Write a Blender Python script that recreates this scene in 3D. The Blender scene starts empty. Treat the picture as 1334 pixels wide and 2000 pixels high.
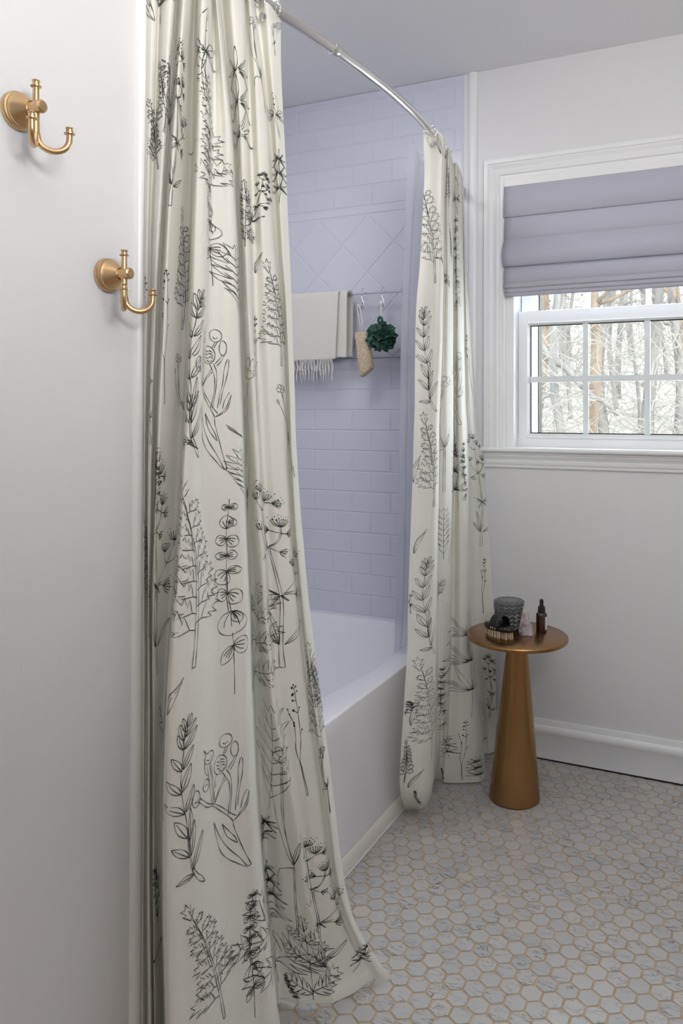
import bpy, bmesh, math, random
from mathutils import Vector, Matrix, noise
random.seed(7)
C = bpy.context.scene.collection
PI = math.pi
HEX0 = (-0.2969, 1.7696)
CAMM = [[0.9170635, 0.3987332, 0.0025294], [-0.0031264, 0.0135335, -0.9999035], [-0.3987289, 0.9169671, 0.0136576]]
FPX, CXP, CYP = 1477.38, 810.40, 788.73
HK = ((0.7577, 1.6503), (0.9253, 1.4443))
SKY, SUN, WINL, UPFILL, FILL, ALC, CEIL, EXPO = 2.2, 2.3, 27, 25, 0.5, 6.5, 0, 0.0
UPLOC, UPTGT = (.42, .15, 1.85), (.1, .65, 2.5)
CURTAIN_A = ([2.04, 1.99, 1.93, 1.85, 1.75, 1.65, 1.55, 1.45, 1.35, 1.25, 1.15, 1.05, 0.95, 0.85, 0.75, 0.65, 0.55, 0.45, 0.36, 0.28, 0.21, 0.15, 0.1, 0.06, 0.03, 0.006],
 [[[-0.944,0.9996],[-0.923,0.9946],[-0.923,1.0084],[-0.9305,1.0226],[-0.902,1.0126],[-0.8945,1.024],[-0.944,1.0847],[-0.8795,1.0307],[-0.8918,1.0635],[-0.9239,1.1083],[-0.92,1.1099],[-0.8681,1.059],[-0.8552,1.0503],[-0.8633,1.0656],[-0.9014,1.1268],[-0.8885,1.1111],[-0.8756,1.0951],[-0.9197,1.171],[-0.8708,1.1323],[-0.8699,1.1686],[-0.899,1.2266],[-0.8711,1.1938],[-0.8732,1.2063],[-0.8993,1.2622],[-0.8684,1.2544],[-0.8825,1.3237]],[[-0.944,0.9998],[-0.923,0.9941],[-0.923,1.007],[-0.9304,1.0211],[-0.9021,1.01],[-0.8948,1.0202],[-0.9434,1.08],[-0.8799,1.0263],[-0.8921,1.0583],[-0.9239,1.1034],[-0.9202,1.1058],[-0.8678,1.0544],[-0.855,1.0485],[-0.8629,1.0664],[-0.9002,1.1265],[-0.8876,1.1148],[-0.875,1.1031],[-0.9199,1.1803],[-0.8714,1.1396],[-0.8697,1.1716],[-0.8984,1.2291],[-0.8711,1.2001],[-0.873,1.2159],[-0.8987,1.2728],[-0.8681,1.2605],[-0.8821,1.3233]],[[-0.9439,0.9999],[-0.923,0.9934],[-0.923,1.0055],[-0.9304,1.0195],[-0.9022,1.0069],[-0.8951,1.0156],[-0.9427,1.0743],[-0.8803,1.021],[-0.8924,1.0521],[-0.924,1.0982],[-0.9204,1.1023],[-0.8674,1.0487],[-0.8547,1.0461],[-0.8623,1.0671],[-0.8986,1.1259],[-0.8864,1.119],[-0.874,1.1125],[-0.9201,1.1915],[-0.8721,1.1482],[-0.8692,1.1749],[-0.8975,1.2317],[-0.8707,1.2086],[-0.8724,1.2297],[-0.8975,1.2859],[-0.8674,1.2664],[-0.8812,1.3245]],[[-0.9439,1.0002],[-0.9231,0.9925],[-0.9231,1.0034],[-0.9304,1.0173],[-0.9024,1.0025],[-0.8955,1.0091],[-0.9418,1.0656],[-0.8808,1.0138],[-0.8929,1.044],[-0.924,1.0932],[-0.9206,1.1012],[-0.8667,1.0452],[-0.8541,1.0449],[-0.8614,1.0678],[-0.8963,1.125],[-0.8845,1.1244],[-0.8726,1.1249],[-0.9204,1.2063],[-0.8728,1.1594],[-0.8684,1.1789],[-0.896,1.2348],[-0.8699,1.2195],[-0.8713,1.2469],[-0.8956,1.2995],[-0.8661,1.277],[-0.8796,1.3296]],[[-0.9439,1.0005],[-0.9231,0.9907],[-0.9231,0.9993],[-0.9303,1.0129],[-0.9026,0.9965],[-0.896,1.0012],[-0.9405,1.0567],[-0.8815,1.0054],[-0.8935,1.0354],[-0.9241,1.0882],[-0.921,1.0997],[-0.8657,1.0421],[-0.8532,1.044],[-0.86,1.0679],[-0.8932,1.1208],[-0.882,1.1292],[-0.8706,1.1393],[-0.9207,1.221],[-0.8735,1.1724],[-0.867,1.1835],[-0.8938,1.2382],[-0.8685,1.228],[-0.8694,1.2584],[-0.8928,1.3092],[-0.8639,1.2857],[-0.8769,1.3348]],[[-0.9439,1.0008],[-0.9232,0.9882],[-0.9232,0.9939],[-0.9303,1.0075],[-0.9028,0.9906],[-0.8964,0.9949],[-0.9393,1.0488],[-0.8823,0.9997],[-0.8941,1.0299],[-0.9241,1.0838],[-0.9214,1.0972],[-0.8645,1.0381],[-0.8521,1.0388],[-0.8584,1.0607],[-0.8899,1.1117],[-0.8793,1.1274],[-0.8684,1.1455],[-0.921,1.2309],[-0.8741,1.1812],[-0.8653,1.1875],[-0.8912,1.2406],[-0.8668,1.2335],[-0.8672,1.2645],[-0.8896,1.3137],[-0.8613,1.2901],[-0.8738,1.3375]],[[-0.9439,1.0011],[-0.9232,0.9865],[-0.9233,0.9904],[-0.9304,1.0039],[-0.9031,0.9858],[-0.8968,0.9891],[-0.9379,1.0408],[-0.883,0.9943],[-0.8947,1.0247],[-0.9242,1.0792],[-0.9218,1.0941],[-0.8632,1.0332],[-0.8509,1.0336],[-0.8568,1.0546],[-0.8865,1.1034],[-0.8763,1.1266],[-0.8661,1.1528],[-0.9212,1.2416],[-0.8746,1.1897],[-0.8634,1.1892],[-0.8884,1.241],[-0.8648,1.2388],[-0.8646,1.2733],[-0.8859,1.321],[-0.8583,1.2957],[-0.8703,1.3396]],[[-0.9439,1.0015],[-0.9233,0.9858],[-0.9234,0.9885],[-0.9304,1.002],[-0.9033,0.9818],[-0.8972,0.9829],[-0.9366,1.0334],[-0.8837,0.9894],[-0.8954,1.0206],[-0.9243,1.0749],[-0.9222,1.0906],[-0.8619,1.0276],[-0.8496,1.0286],[-0.8549,1.0498],[-0.8829,1.0966],[-0.8733,1.124],[-0.8636,1.1545],[-0.9214,1.2458],[-0.875,1.1957],[-0.8613,1.1926],[-0.8854,1.2436],[-0.8625,1.2472],[-0.8617,1.2864],[-0.882,1.3333],[-0.855,1.3032],[-0.8664,1.341]],[[-0.9439,1.0019],[-0.9234,0.9858],[-0.9235,0.9882],[-0.9305,1.0016],[-0.9036,0.9795],[-0.8976,0.9787],[-0.9352,1.0268],[-0.8844,0.9847],[-0.896,1.0148],[-0.9244,1.0692],[-0.9226,1.0864],[-0.8604,1.0213],[-0.8481,1.0222],[-0.853,1.0425],[-0.8791,1.0866],[-0.87,1.1193],[-0.8609,1.1557],[-0.9216,1.251],[-0.8753,1.2023],[-0.859,1.1973],[-0.8821,1.2469],[-0.8599,1.2535],[-0.8585,1.2935],[-0.8778,1.3381],[-0.8513,1.3078],[-0.8621,1.3431]],[[-0.9439,1.0025],[-0.9234,0.986],[-0.9236,0.9879],[-0.9305,1.0013],[-0.9038,0.9769],[-0.898,0.9738],[-0.9338,1.0199],[-0.8851,0.9778],[-0.8967,1.0055],[-0.9245,1.0618],[-0.923,1.0822],[-0.8588,1.0147],[-0.8465,1.0146],[-0.8509,1.0335],[-0.8753,1.0754],[-0.8667,1.1144],[-0.8581,1.1578],[-0.9217,1.2572],[-0.8755,1.2093],[-0.8566,1.2015],[-0.8787,1.2497],[-0.8572,1.2579],[-0.8551,1.2973],[-0.8732,1.3402],[-0.8474,1.3106],[-0.8575,1.3447]],[[-0.9439,1.003],[-0.9235,0.9861],[-0.9238,0.9877],[-0.9306,1.001],[-0.9041,0.9759],[-0.8984,0.9721],[-0.9324,1.0163],[-0.8859,0.9733],[-0.8973,0.9977],[-0.9246,1.0532],[-0.9234,1.0738],[-0.8572,1.0039],[-0.8448,1.0068],[-0.8488,1.0282],[-0.8713,1.0677],[-0.8631,1.1112],[-0.8552,1.1596],[-0.9219,1.2632],[-0.8757,1.2162],[-0.8539,1.2056],[-0.875,1.2524],[-0.8542,1.2616],[-0.8515,1.3002],[-0.8685,1.3414],[-0.8431,1.3127],[-0.8526,1.3458]],[[-0.944,1.0036],[-0.9236,0.9863],[-0.9239,0.9875],[-0.9307,1.0008],[-0.9043,0.9759],[-0.8988,0.9722],[-0.9309,1.0143],[-0.8866,0.9699],[-0.898,0.9903],[-0.9247,1.0457],[-0.9238,1.0671],[-0.8555,0.9949],[-0.8431,1.0024],[-0.8465,1.028],[-0.8671,1.0711],[-0.8595,1.1138],[-0.8522,1.1617],[-0.922,1.2692],[-0.8758,1.2238],[-0.8512,1.2111],[-0.8712,1.2562],[-0.851,1.266],[-0.8476,1.3031],[-0.8635,1.3425],[-0.8387,1.3164],[-0.8475,1.3501]],[[-0.944,1.0042],[-0.9236,0.9866],[-0.9241,0.9875],[-0.9308,1.0007],[-0.9046,0.9761],[-0.8991,0.9726],[-0.9294,1.0125],[-0.8873,0.9685],[-0.8987,0.9863],[-0.9248,1.039],[-0.9243,1.0593],[-0.8537,0.9836],[-0.8412,1.0014],[-0.8441,1.0377],[-0.8629,1.0915],[-0.8558,1.1266],[-0.8491,1.1657],[-0.9221,1.2777],[-0.8758,1.2341],[-0.8482,1.2195],[-0.8672,1.2632],[-0.8477,1.2718],[-0.8435,1.3057],[-0.8582,1.3433],[-0.8339,1.3223],[-0.842,1.3589]],[[-0.944,1.0047],[-0.9237,0.9873],[-0.9242,0.9884],[-0.9309,1.0015],[-0.9049,0.9772],[-0.8995,0.974],[-0.9279,1.0119],[-0.8881,0.9694],[-0.8994,0.986],[-0.9249,1.0332],[-0.9247,1.0496],[-0.8518,0.9718],[-0.8393,0.9944],[-0.8417,1.0363],[-0.8585,1.0984],[-0.8519,1.1326],[-0.8458,1.1689],[-0.9222,1.2856],[-0.8757,1.2432],[-0.8452,1.2263],[-0.8631,1.2685],[-0.8441,1.2812],[-0.8392,1.3168],[-0.8527,1.3519],[-0.829,1.333],[-0.8363,1.3691]],[[-0.9441,1.0053],[-0.9238,0.988],[-0.9244,0.9893],[-0.9311,1.0024],[-0.9051,0.9784],[-0.8998,0.9754],[-0.9263,1.0112],[-0.8889,0.9716],[-0.9001,0.9885],[-0.925,1.0303],[-0.9252,1.0423],[-0.8499,0.9625],[-0.8372,0.9873],[-0.8391,1.031],[-0.854,1.0934],[-0.8479,1.1313],[-0.8425,1.1716],[-0.9223,1.2932],[-0.8756,1.2526],[-0.842,1.2342],[-0.8588,1.2745],[-0.8404,1.2913],[-0.8348,1.329],[-0.8471,1.3622],[-0.8238,1.3449],[-0.8304,1.3803]],[[-0.9441,1.0059],[-0.9239,0.9887],[-0.9246,0.9902],[-0.9312,1.0032],[-0.9054,0.9796],[-0.9001,0.9769],[-0.9247,1.0106],[-0.8896,0.9736],[-0.9009,0.9905],[-0.9251,1.0291],[-0.9256,1.0384],[-0.8479,0.9574],[-0.8351,0.984],[-0.8365,1.0287],[-0.8495,1.0901],[-0.8438,1.1307],[-0.839,1.1744],[-0.9223,1.3004],[-0.8755,1.2623],[-0.8387,1.243],[-0.8543,1.2819],[-0.8366,1.3022],[-0.8301,1.3416],[-0.8412,1.3731],[-0.8185,1.3574],[-0.8242,1.3925]],[[-0.9442,1.0065],[-0.924,0.9894],[-0.9248,0.9911],[-0.9314,1.0041],[-0.9057,0.9809],[-0.9005,0.9785],[-0.9231,1.0101],[-0.8904,0.9756],[-0.9016,0.9923],[-0.9252,1.0289],[-0.9261,1.0372],[-0.8459,0.9545],[-0.833,0.9827],[-0.8338,1.0283],[-0.8448,1.0887],[-0.8396,1.1319],[-0.8355,1.1786],[-0.9224,1.3087],[-0.8753,1.2799],[-0.8352,1.2696],[-0.8497,1.3039],[-0.8325,1.3219],[-0.8253,1.3571],[-0.8351,1.3861],[-0.8129,1.3714],[-0.8178,1.4049]],[[-0.9443,1.0071],[-0.9241,0.9901],[-0.925,0.992],[-0.9316,1.005],[-0.906,0.9822],[-0.9008,0.9801],[-0.9215,1.0096],[-0.8912,0.9779],[-0.9023,0.9948],[-0.9253,1.0304],[-0.9266,1.0387],[-0.8436,0.9539],[-0.8306,0.984],[-0.8309,1.031],[-0.8399,1.0907],[-0.8352,1.1362],[-0.8317,1.1854],[-0.9224,1.3177],[-0.8749,1.2992],[-0.8314,1.2972],[-0.8447,1.3302],[-0.8281,1.3447],[-0.8199,1.374],[-0.8284,1.4013],[-0.8068,1.3864],[-0.8107,1.4175]],[[-0.9444,1.0077],[-0.9242,0.9908],[-0.9252,0.993],[-0.9319,1.006],[-0.9063,0.9834],[-0.9009,0.9813],[-0.9198,1.0089],[-0.8918,0.98],[-0.9031,0.9971],[-0.9255,1.0322],[-0.9271,1.0411],[-0.8409,0.9534],[-0.8275,0.9852],[-0.8274,1.0334],[-0.8345,1.0922],[-0.8301,1.1397],[-0.8272,1.1918],[-0.9222,1.3288],[-0.8738,1.3162],[-0.8266,1.316],[-0.8386,1.3491],[-0.8221,1.3609],[-0.813,1.3856],[-0.8202,1.4116],[-0.7988,1.3958],[-0.8017,1.4247]],[[-0.9446,1.0083],[-0.9243,0.9914],[-0.9256,0.9939],[-0.9323,1.007],[-0.9065,0.9845],[-0.9008,0.9822],[-0.9183,1.0083],[-0.8924,0.9817],[-0.9037,0.9992],[-0.9256,1.0342],[-0.9276,1.0439],[-0.8378,0.9524],[-0.824,0.9856],[-0.8234,1.0353],[-0.8289,1.0943],[-0.8247,1.1438],[-0.8224,1.1976],[-0.9218,1.3392],[-0.872,1.3287],[-0.8209,1.3284],[-0.8317,1.36],[-0.815,1.3699],[-0.8048,1.3914],[-0.8109,1.4155],[-0.7894,1.3997],[-0.7912,1.4267]],[[-0.9448,1.0089],[-0.9244,0.992],[-0.9259,0.9947],[-0.9328,1.008],[-0.9068,0.9854],[-0.9006,0.9827],[-0.9168,1.0076],[-0.8928,0.9831],[-0.9043,1.0011],[-0.9258,1.036],[-0.9281,1.0464],[-0.8347,0.9512],[-0.8202,0.9861],[-0.8193,1.0371],[-0.8234,1.0955],[-0.8192,1.1469],[-0.8174,1.2033],[-0.9213,1.3481],[-0.8699,1.3399],[-0.8149,1.3417],[-0.8246,1.3687],[-0.8075,1.38],[-0.7962,1.4013],[-0.8012,1.422],[-0.7796,1.4078],[-0.7801,1.4311]],[[-0.945,1.0096],[-0.9245,0.9927],[-0.9262,0.9957],[-0.9332,1.0091],[-0.907,0.985],[-0.9004,0.9805],[-0.9155,1.005],[-0.8932,0.9828],[-0.9049,1.0024],[-0.926,1.0377],[-0.9285,1.0489],[-0.8315,0.9498],[-0.8165,0.9861],[-0.8153,1.0388],[-0.8182,1.0975],[-0.814,1.1493],[-0.8126,1.2076],[-0.9208,1.3574],[-0.8676,1.3534],[-0.809,1.3578],[-0.8176,1.3836],[-0.8,1.3975],[-0.7877,1.4181],[-0.7916,1.4353],[-0.7698,1.4227],[-0.7693,1.4418]],[[-0.9453,1.0104],[-0.9247,0.9933],[-0.9266,0.9966],[-0.9338,1.0102],[-0.9072,0.9847],[-0.8999,0.9783],[-0.9143,1.0019],[-0.8934,0.9825],[-0.9054,1.0034],[-0.9262,1.039],[-0.9289,1.051],[-0.8279,0.9475],[-0.8121,0.9846],[-0.8107,1.0388],[-0.8126,1.0981],[-0.8081,1.1515],[-0.8072,1.2103],[-0.9201,1.3651],[-0.8645,1.3631],[-0.802,1.3687],[-0.8095,1.3933],[-0.791,1.4124],[-0.7776,1.4361],[-0.7805,1.4508],[-0.7582,1.4423],[-0.7563,1.4595]],[[-0.9441,1.0095],[-0.9265,0.9957],[-0.9281,0.9986],[-0.9336,1.0104],[-0.91,0.9873],[-0.8998,0.9769],[-0.9101,0.9957],[-0.8952,0.9841],[-0.9043,1.0026],[-0.9197,1.0328],[-0.9219,1.0447],[-0.8307,0.9519],[-0.8148,0.9903],[-0.8136,1.0463],[-0.8144,1.1059],[-0.8085,1.1592],[-0.808,1.2202],[-0.9086,1.3574],[-0.8548,1.3621],[-0.7949,1.3757],[-0.7975,1.3946],[-0.7771,1.4197],[-0.7629,1.4484],[-0.7628,1.4592],[-0.742,1.4572],[-0.7355,1.4722]],[[-0.9428,1.0086],[-0.9284,0.998],[-0.9296,1.0005],[-0.9334,1.0104],[-0.9127,0.99],[-0.8996,0.9757],[-0.9063,0.9904],[-0.8969,0.9856],[-0.903,1.0016],[-0.9132,1.0263],[-0.9148,1.0379],[-0.8339,0.9564],[-0.818,0.9959],[-0.8171,1.0534],[-0.8173,1.1135],[-0.81,1.1662],[-0.8098,1.2288],[-0.897,1.3479],[-0.8451,1.3575],[-0.7885,1.3778],[-0.7865,1.3922],[-0.7641,1.4249],[-0.7491,1.4581],[-0.7464,1.4658],[-0.7269,1.4682],[-0.7161,1.4816]],[[-0.9419,1.0078],[-0.9299,0.9999],[-0.9308,1.002],[-0.9333,1.0106],[-0.9149,0.9921],[-0.8993,0.9745],[-0.9033,0.9862],[-0.898,0.9866],[-0.902,1.0006],[-0.9081,1.0212],[-0.9091,1.0324],[-0.836,0.9595],[-0.8198,0.9997],[-0.8193,1.0584],[-0.8193,1.1193],[-0.8106,1.1713],[-0.8105,1.235],[-0.8876,1.34],[-0.8365,1.352],[-0.7824,1.377],[-0.7767,1.3864],[-0.7523,1.4227],[-0.7366,1.466],[-0.7318,1.4721],[-0.7131,1.4766],[-0.6986,1.4889]]])
CURTAIN_B = ([2.046, 1.99, 1.93, 1.85, 1.75, 1.65, 1.55, 1.45, 1.35, 1.25, 1.15, 1.05, 0.95, 0.85, 0.75, 0.65, 0.55, 0.45, 0.36, 0.28, 0.21, 0.15, 0.1, 0.06, 0.03, 0.006],
 [[[-0.862,2.0397],[-0.8435,2.0472],[-0.825,2.0725],[-0.8134,2.087],[-0.8523,2.1989],[-0.8351,2.1769],[-0.8451,2.2217],[-0.8772,2.3291],[-0.8617,2.3149],[-0.87,2.3662],[-0.8919,2.4538],[-0.8883,2.4426],[-0.9017,2.4929]],[[-0.8622,2.0452],[-0.8435,2.0482],[-0.8249,2.0674],[-0.8134,2.0777],[-0.8526,2.1934],[-0.8355,2.1738],[-0.8454,2.2215],[-0.8773,2.3283],[-0.8616,2.3163],[-0.8697,2.3699],[-0.8922,2.4592],[-0.8882,2.4472],[-0.9015,2.4986]],[[-0.8627,2.0501],[-0.8438,2.05],[-0.825,2.0653],[-0.8137,2.0735],[-0.8532,2.1916],[-0.8362,2.1734],[-0.8459,2.2218],[-0.8774,2.3276],[-0.8614,2.3177],[-0.8691,2.3734],[-0.8924,2.4649],[-0.888,2.4537],[-0.9012,2.507]],[[-0.8636,2.0449],[-0.8444,2.0451],[-0.8253,2.0608],[-0.8143,2.0706],[-0.8542,2.1907],[-0.8374,2.1744],[-0.8468,2.2244],[-0.8777,2.3303],[-0.8611,2.3209],[-0.8681,2.3769],[-0.8926,2.4711],[-0.8875,2.4605],[-0.9006,2.515]],[[-0.8649,2.035],[-0.8453,2.0373],[-0.826,2.0566],[-0.8153,2.071],[-0.8558,2.193],[-0.8392,2.1799],[-0.8482,2.2316],[-0.8782,2.3356],[-0.8606,2.3245],[-0.8667,2.3786],[-0.8928,2.4773],[-0.8869,2.4667],[-0.8996,2.5227]],[[-0.8666,2.0259],[-0.8466,2.0305],[-0.8268,2.0532],[-0.8165,2.0724],[-0.8576,2.1956],[-0.8413,2.187],[-0.8497,2.2415],[-0.8788,2.3435],[-0.8602,2.3291],[-0.8651,2.3797],[-0.8929,2.4834],[-0.886,2.4767],[-0.8984,2.5396]],[[-0.8685,2.008],[-0.848,2.017],[-0.8278,2.0464],[-0.818,2.0731],[-0.8597,2.1978],[-0.8436,2.1945],[-0.8514,2.2523],[-0.8795,2.3515],[-0.8596,2.3336],[-0.8632,2.3802],[-0.8929,2.489],[-0.8851,2.4871],[-0.8971,2.5567]],[[-0.8706,2.0063],[-0.8496,2.0153],[-0.8289,2.0452],[-0.8197,2.0743],[-0.862,2.2005],[-0.8462,2.2011],[-0.8533,2.2601],[-0.8802,2.3554],[-0.8591,2.3357],[-0.8613,2.3798],[-0.8929,2.4941],[-0.8841,2.4971],[-0.8956,2.5733]],[[-0.8728,2.0075],[-0.8514,2.0143],[-0.8302,2.0414],[-0.8216,2.0705],[-0.8645,2.1974],[-0.8489,2.2028],[-0.8553,2.2642],[-0.881,2.3563],[-0.8585,2.3359],[-0.8591,2.379],[-0.8928,2.4991],[-0.883,2.5085],[-0.8939,2.5933]],[[-0.8753,2.0096],[-0.8533,2.0135],[-0.8316,2.037],[-0.8236,2.0658],[-0.8672,2.1943],[-0.8518,2.2048],[-0.8575,2.2687],[-0.8819,2.3572],[-0.8579,2.3362],[-0.8568,2.378],[-0.8927,2.5042],[-0.8818,2.5206],[-0.8922,2.6144]],[[-0.8778,2.0075],[-0.8554,2.0115],[-0.8331,2.0354],[-0.8258,2.0674],[-0.87,2.1974],[-0.8549,2.2102],[-0.8598,2.2736],[-0.8827,2.3583],[-0.8572,2.3391],[-0.8544,2.3821],[-0.8926,2.5147],[-0.8805,2.5414],[-0.8851,2.632]],[[-0.8806,2.009],[-0.8576,2.0125],[-0.8348,2.036],[-0.8281,2.0704],[-0.8729,2.2021],[-0.8582,2.2166],[-0.8622,2.2788],[-0.8837,2.3596],[-0.8565,2.3419],[-0.8519,2.386],[-0.8924,2.5252],[-0.8791,2.5673],[-0.8679,2.632]],[[-0.8835,2.0088],[-0.8599,2.0118],[-0.8365,2.0352],[-0.8306,2.0724],[-0.876,2.2061],[-0.8617,2.2228],[-0.8648,2.284],[-0.8846,2.3606],[-0.8558,2.3443],[-0.8492,2.3892],[-0.8922,2.5356],[-0.8777,2.5782],[-0.8615,2.632]],[[-0.8865,2.0059],[-0.8624,2.0089],[-0.8384,2.0324],[-0.8332,2.0728],[-0.8792,2.208],[-0.8653,2.2275],[-0.8675,2.2881],[-0.8856,2.3603],[-0.8551,2.3446],[-0.8465,2.3893],[-0.892,2.543],[-0.8762,2.5874],[-0.855,2.632]],[[-0.8897,2.0057],[-0.8649,2.009],[-0.8403,2.0331],[-0.836,2.0768],[-0.8826,2.2122],[-0.869,2.2335],[-0.8703,2.2924],[-0.8867,2.36],[-0.8543,2.3449],[-0.8436,2.3892],[-0.8917,2.5501],[-0.8747,2.5964],[-0.8486,2.632]],[[-0.8929,2.0069],[-0.8676,2.0106],[-0.8424,2.0357],[-0.8388,2.0833],[-0.8861,2.2203],[-0.8729,2.2417],[-0.8732,2.2971],[-0.8877,2.3598],[-0.8535,2.3456],[-0.8406,2.3897],[-0.8914,2.5573],[-0.8731,2.6052],[-0.8421,2.632]],[[-0.8963,2.0083],[-0.8704,2.0123],[-0.8445,2.0384],[-0.8418,2.09],[-0.8896,2.2286],[-0.877,2.2504],[-0.8762,2.3021],[-0.8888,2.3596],[-0.8527,2.347],[-0.8376,2.3915],[-0.8911,2.5668],[-0.8714,2.615],[-0.8357,2.632]],[[-0.9001,2.0017],[-0.8735,2.0082],[-0.8469,2.0384],[-0.8451,2.097],[-0.8936,2.2379],[-0.8814,2.2599],[-0.8795,2.3077],[-0.89,2.3598],[-0.8519,2.3514],[-0.8342,2.3977],[-0.8907,2.576],[-0.8696,2.6229],[-0.8304,2.632]],[[-0.9049,2.0016],[-0.8777,2.0092],[-0.8502,2.0407],[-0.8495,2.1051],[-0.8987,2.2485],[-0.8867,2.2686],[-0.8834,2.311],[-0.8918,2.358],[-0.8508,2.3561],[-0.8301,2.4085],[-0.8897,2.5927],[-0.8672,2.6306],[-0.8267,2.632]],[[-0.9104,2.005],[-0.8825,2.0131],[-0.854,2.0454],[-0.8547,2.1154],[-0.9046,2.2609],[-0.8926,2.2792],[-0.8878,2.3156],[-0.8938,2.3564],[-0.8496,2.359],[-0.8254,2.4154],[-0.8884,2.6086],[-0.8633,2.632],[-0.8253,2.632]],[[-0.9163,2.0119],[-0.8877,2.0181],[-0.8582,2.0475],[-0.8602,2.1233],[-0.9109,2.2745],[-0.8987,2.289],[-0.8923,2.3188],[-0.8961,2.3551],[-0.8484,2.3594],[-0.8206,2.4178],[-0.8869,2.6214],[-0.8597,2.632],[-0.8243,2.632]],[[-0.9221,2.0196],[-0.8929,2.0241],[-0.8623,2.0506],[-0.8656,2.1295],[-0.9171,2.2858],[-0.9046,2.2964],[-0.8968,2.3181],[-0.8984,2.3482],[-0.8473,2.3571],[-0.8158,2.4183],[-0.8852,2.6306],[-0.8571,2.632],[-0.8242,2.632]],[[-0.9289,2.0423],[-0.899,2.0445],[-0.8673,2.0616],[-0.8722,2.14],[-0.9246,2.2987],[-0.9114,2.3063],[-0.9018,2.3216],[-0.9012,2.345],[-0.8459,2.3573],[-0.8103,2.4203],[-0.8817,2.632],[-0.8548,2.6315],[-0.8241,2.632]],[[-0.94,2.0784],[-0.913,2.0832],[-0.882,2.0983],[-0.888,2.1761],[-0.9326,2.3147],[-0.9202,2.3237],[-0.9085,2.3325],[-0.9032,2.3427],[-0.8464,2.3619],[-0.8055,2.4219],[-0.8728,2.6169],[-0.8497,2.6213],[-0.8241,2.632]],[[-0.9503,2.1088],[-0.9264,2.1178],[-0.8962,2.1331],[-0.9032,2.212],[-0.94,2.33],[-0.928,2.3401],[-0.9145,2.3435],[-0.905,2.342],[-0.847,2.3663],[-0.8013,2.4217],[-0.8625,2.6003],[-0.8449,2.6132],[-0.824,2.632]],[[-0.9596,2.1346],[-0.9381,2.1473],[-0.9083,2.1628],[-0.9164,2.2434],[-0.947,2.3454],[-0.9351,2.3555],[-0.9199,2.354],[-0.907,2.343],[-0.8473,2.3677],[-0.7972,2.4193],[-0.8538,2.5864],[-0.8405,2.6054],[-0.824,2.632]]])
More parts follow.
